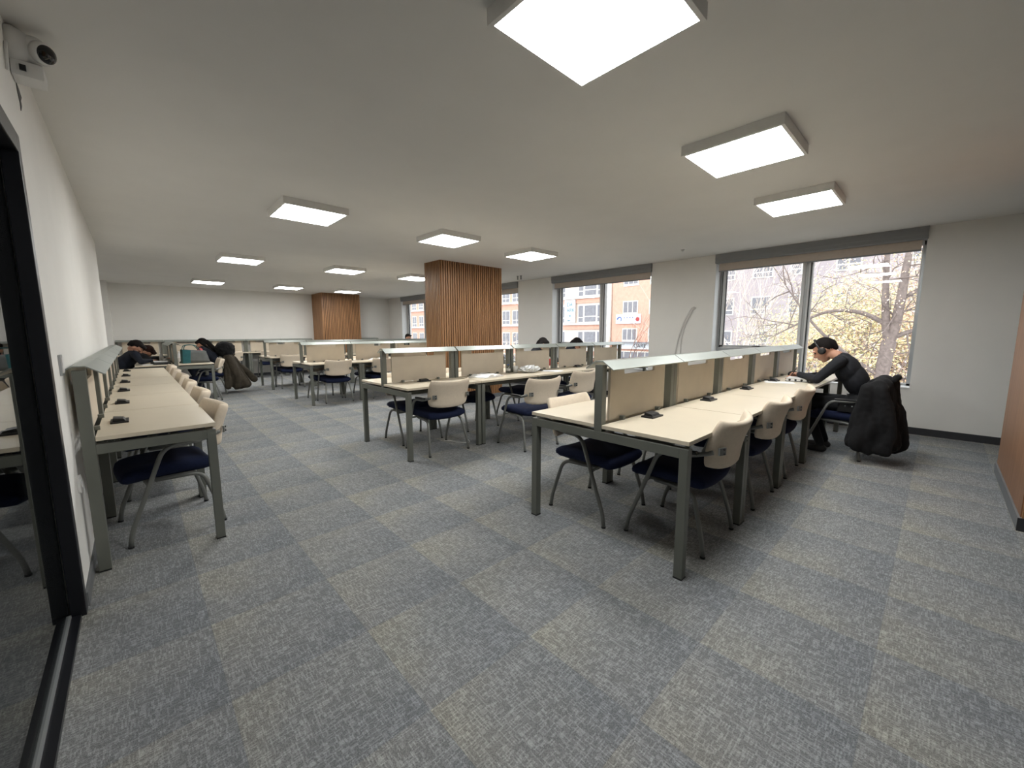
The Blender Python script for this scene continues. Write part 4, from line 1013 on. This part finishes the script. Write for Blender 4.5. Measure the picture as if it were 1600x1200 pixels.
def main_tree():
    t = thing('tree', 'thick forked tree trunk close outside the nearest window', 'tree', (14.0, 0.95, GZ), 0, 'street trees')
    rnd = random.Random(5); tb, bb = bmesh.new(), bmesh.new(); tips = []
    X, Y0 = 14.0, 0.95
    L = lambda x, y, z: Vector((x-X, y-Y0, z-GZ))
    tube(tb, [L(14, 1.06, GZ), L(14, 1.0, -1.5), L(14, 0.96, 0.4), L(14, 0.90, 1.15), L(14, 0.90, 1.30)], [0.24, 0.18, 0.145, 0.15, 0.05], 10, False)
    limbs = [([L(14, 0.90, 1.1), L(14, 1.00, 1.7), L(14.05, 1.08, 2.5), L(14.1, 1.13, 3.6), L(14.2, 1.2, 5.0)], [0.105, 0.085, 0.07, 0.055, 0.03]),
             ([L(14, 0.90, 1.1), L(14, 0.80, 1.6), L(13.95, 0.76, 2.3), L(13.9, 0.72, 3.2), L(13.8, 0.6, 5.0)], [0.12, 0.11, 0.095, 0.08, 0.04]),
             ([L(14, 0.98, 1.6), L(14, 1.5, 1.95), L(13.9, 2.2, 2.0), L(13.8, 2.9, 1.6), L(13.7, 3.5, 1.2)], [0.06, 0.05, 0.04, 0.03, 0.012]),
             ([L(14, 0.85, 1.25), L(14, 0.5, 1.45), L(14, 0.1, 1.5), L(14, -0.6, 1.7)], [0.06, 0.05, 0.04, 0.02]),
             ([L(14, 1.02, 0.3), L(14, 1.6, 0.7), L(13.9, 2.4, 1.5), L(13.9, 3.0, 2.4), L(13.8, 3.6, 3.4)], [0.06, 0.05, 0.035, 0.025, 0.01]),
             ([L(14, 0.76, 2.2), L(14, 0.4, 2.5), L(14, 0.0, 2.6)], [0.05, 0.04, 0.02])]
    def twig(p, d, ln, r, lev):
        pts = [p]; q = p.copy(); dd = d.copy()
        for k in range(4):
            dd = (dd+Vector((rnd.gauss(0, .18), rnd.gauss(0, .18), rnd.gauss(0, .16)))).normalized(); q = q+dd*ln/4; pts.append(q.copy())
        tube(bb, pts, [r*(1-.2*k) for k in range(5)], 4, False); tips.extend(pts[1:])
        if lev < 2:
            for k in range(3):
                a = Vector((rnd.gauss(0, .6), rnd.gauss(0, 1), rnd.gauss(0.1, .8))).normalized(); twig(pts[rnd.randint(1, 4)], (dd+a).normalized(), ln*.65, r*.55, lev+1)
    for pts, rad in limbs:
        f = fillet(pts, 0.4, 4); rr = np.interp(np.linspace(0, 1, len(f)), np.linspace(0, 1, len(rad)), rad).tolist()
        tube(bb, f, rr, 7, False)
        for k in range(7):
            i = rnd.randint(2, len(f)-1); d = Vector((rnd.gauss(0, .5), rnd.gauss(0, 1), rnd.gauss(0.2, .7))).normalized(); twig(f[i], d, rnd.uniform(.6, 1.5), 0.022, 0)
    obj('trunk', tb, 'bark', t, True); obj('branches', bb, 'bark', t, True)
    lb, lf = [], []
    for k in range(1500):
        c = rnd.choice(tips)+Vector((rnd.gauss(0, .12), rnd.gauss(0, .12), rnd.gauss(0, .12))); u = Vector((rnd.gauss(0, 1), rnd.gauss(0, 1), rnd.gauss(0, 1))).normalized(); v = u.orthogonal().normalized(); s_ = rnd.uniform(.02, .038)
        i = len(lb); lb += [c+u*s_, c+v*s_*.6, c-u*s_, c-v*s_*.6]; lf.append((i, i+1, i+2, i+3))
    me = bpy.data.meshes.new('foliage'); me.from_pydata(lb, [], lf)
    for m_ in ('leafy', 'leafo', 'leafp'): me.materials.append(MT[m_])
    me.polygons.foreach_set('material_index', [rnd.choice((0, 1, 2)) for _ in lf]); me.update(); o = link('foliage', me, t); o['kind'] = 'stuff'
main_tree()
k_ = 0
for (x, y, h, sd, lm, lb_) in ((20, 1.5, 8.5, 3, 'leafy', 'yellow leafy tree right behind the forked trunk'), (21.5, -0.6, 9, 4, 'leafo', 'orange-brown tree at the right edge of the near window'), (23, 3.6, 9, 9, 'leafg', 'olive-yellow tree left of the forked trunk'), (19, 2.9, 6.5, 12, 'leafy', 'low yellow tree under the olive one'), (25, 0.6, 10.5, 21, 'leafp', 'tallest russet tree in the near window background')):
    tree(lb_, x, y, h, 0.16, 'bark', sd, 9000, lm, 0.55, 4, 0.34, leaf=0.05, leafr=0.5)
for (x, y, h, sd, lb_) in ((15.0, 4.55, 10, 31, 'bare pale-barked tree nearest the window mullion'), (16.5, 5.6, 10.5, 33, 'bare pale-barked tree in the middle of the near window'), (17.5, 7.0, 10, 35, 'bare pale-barked tree at the left edge of the near window'), (18.5, 6.1, 11, 37, 'bare pale-barked tree farthest back in the near window')):
    tree(lb_, x, y, h, 0.09, 'barkw', sd, 0, 'leafp', 0.36, 4, 0.42, kids=3)
tree('small bare brown tree before the white banner', 25.0, 15.1, 8.2, 0.07, 'twig', 41, 0, 'leafy', 0.36, 4, 0.42)
tree('thin rust-leaved tree seen beside the slatted column', 20.0, 21.2, 6.4, 0.07, 'twig', 43, 1200, 'leafo', 0.4, 4, 0.35, leaf=0.06)
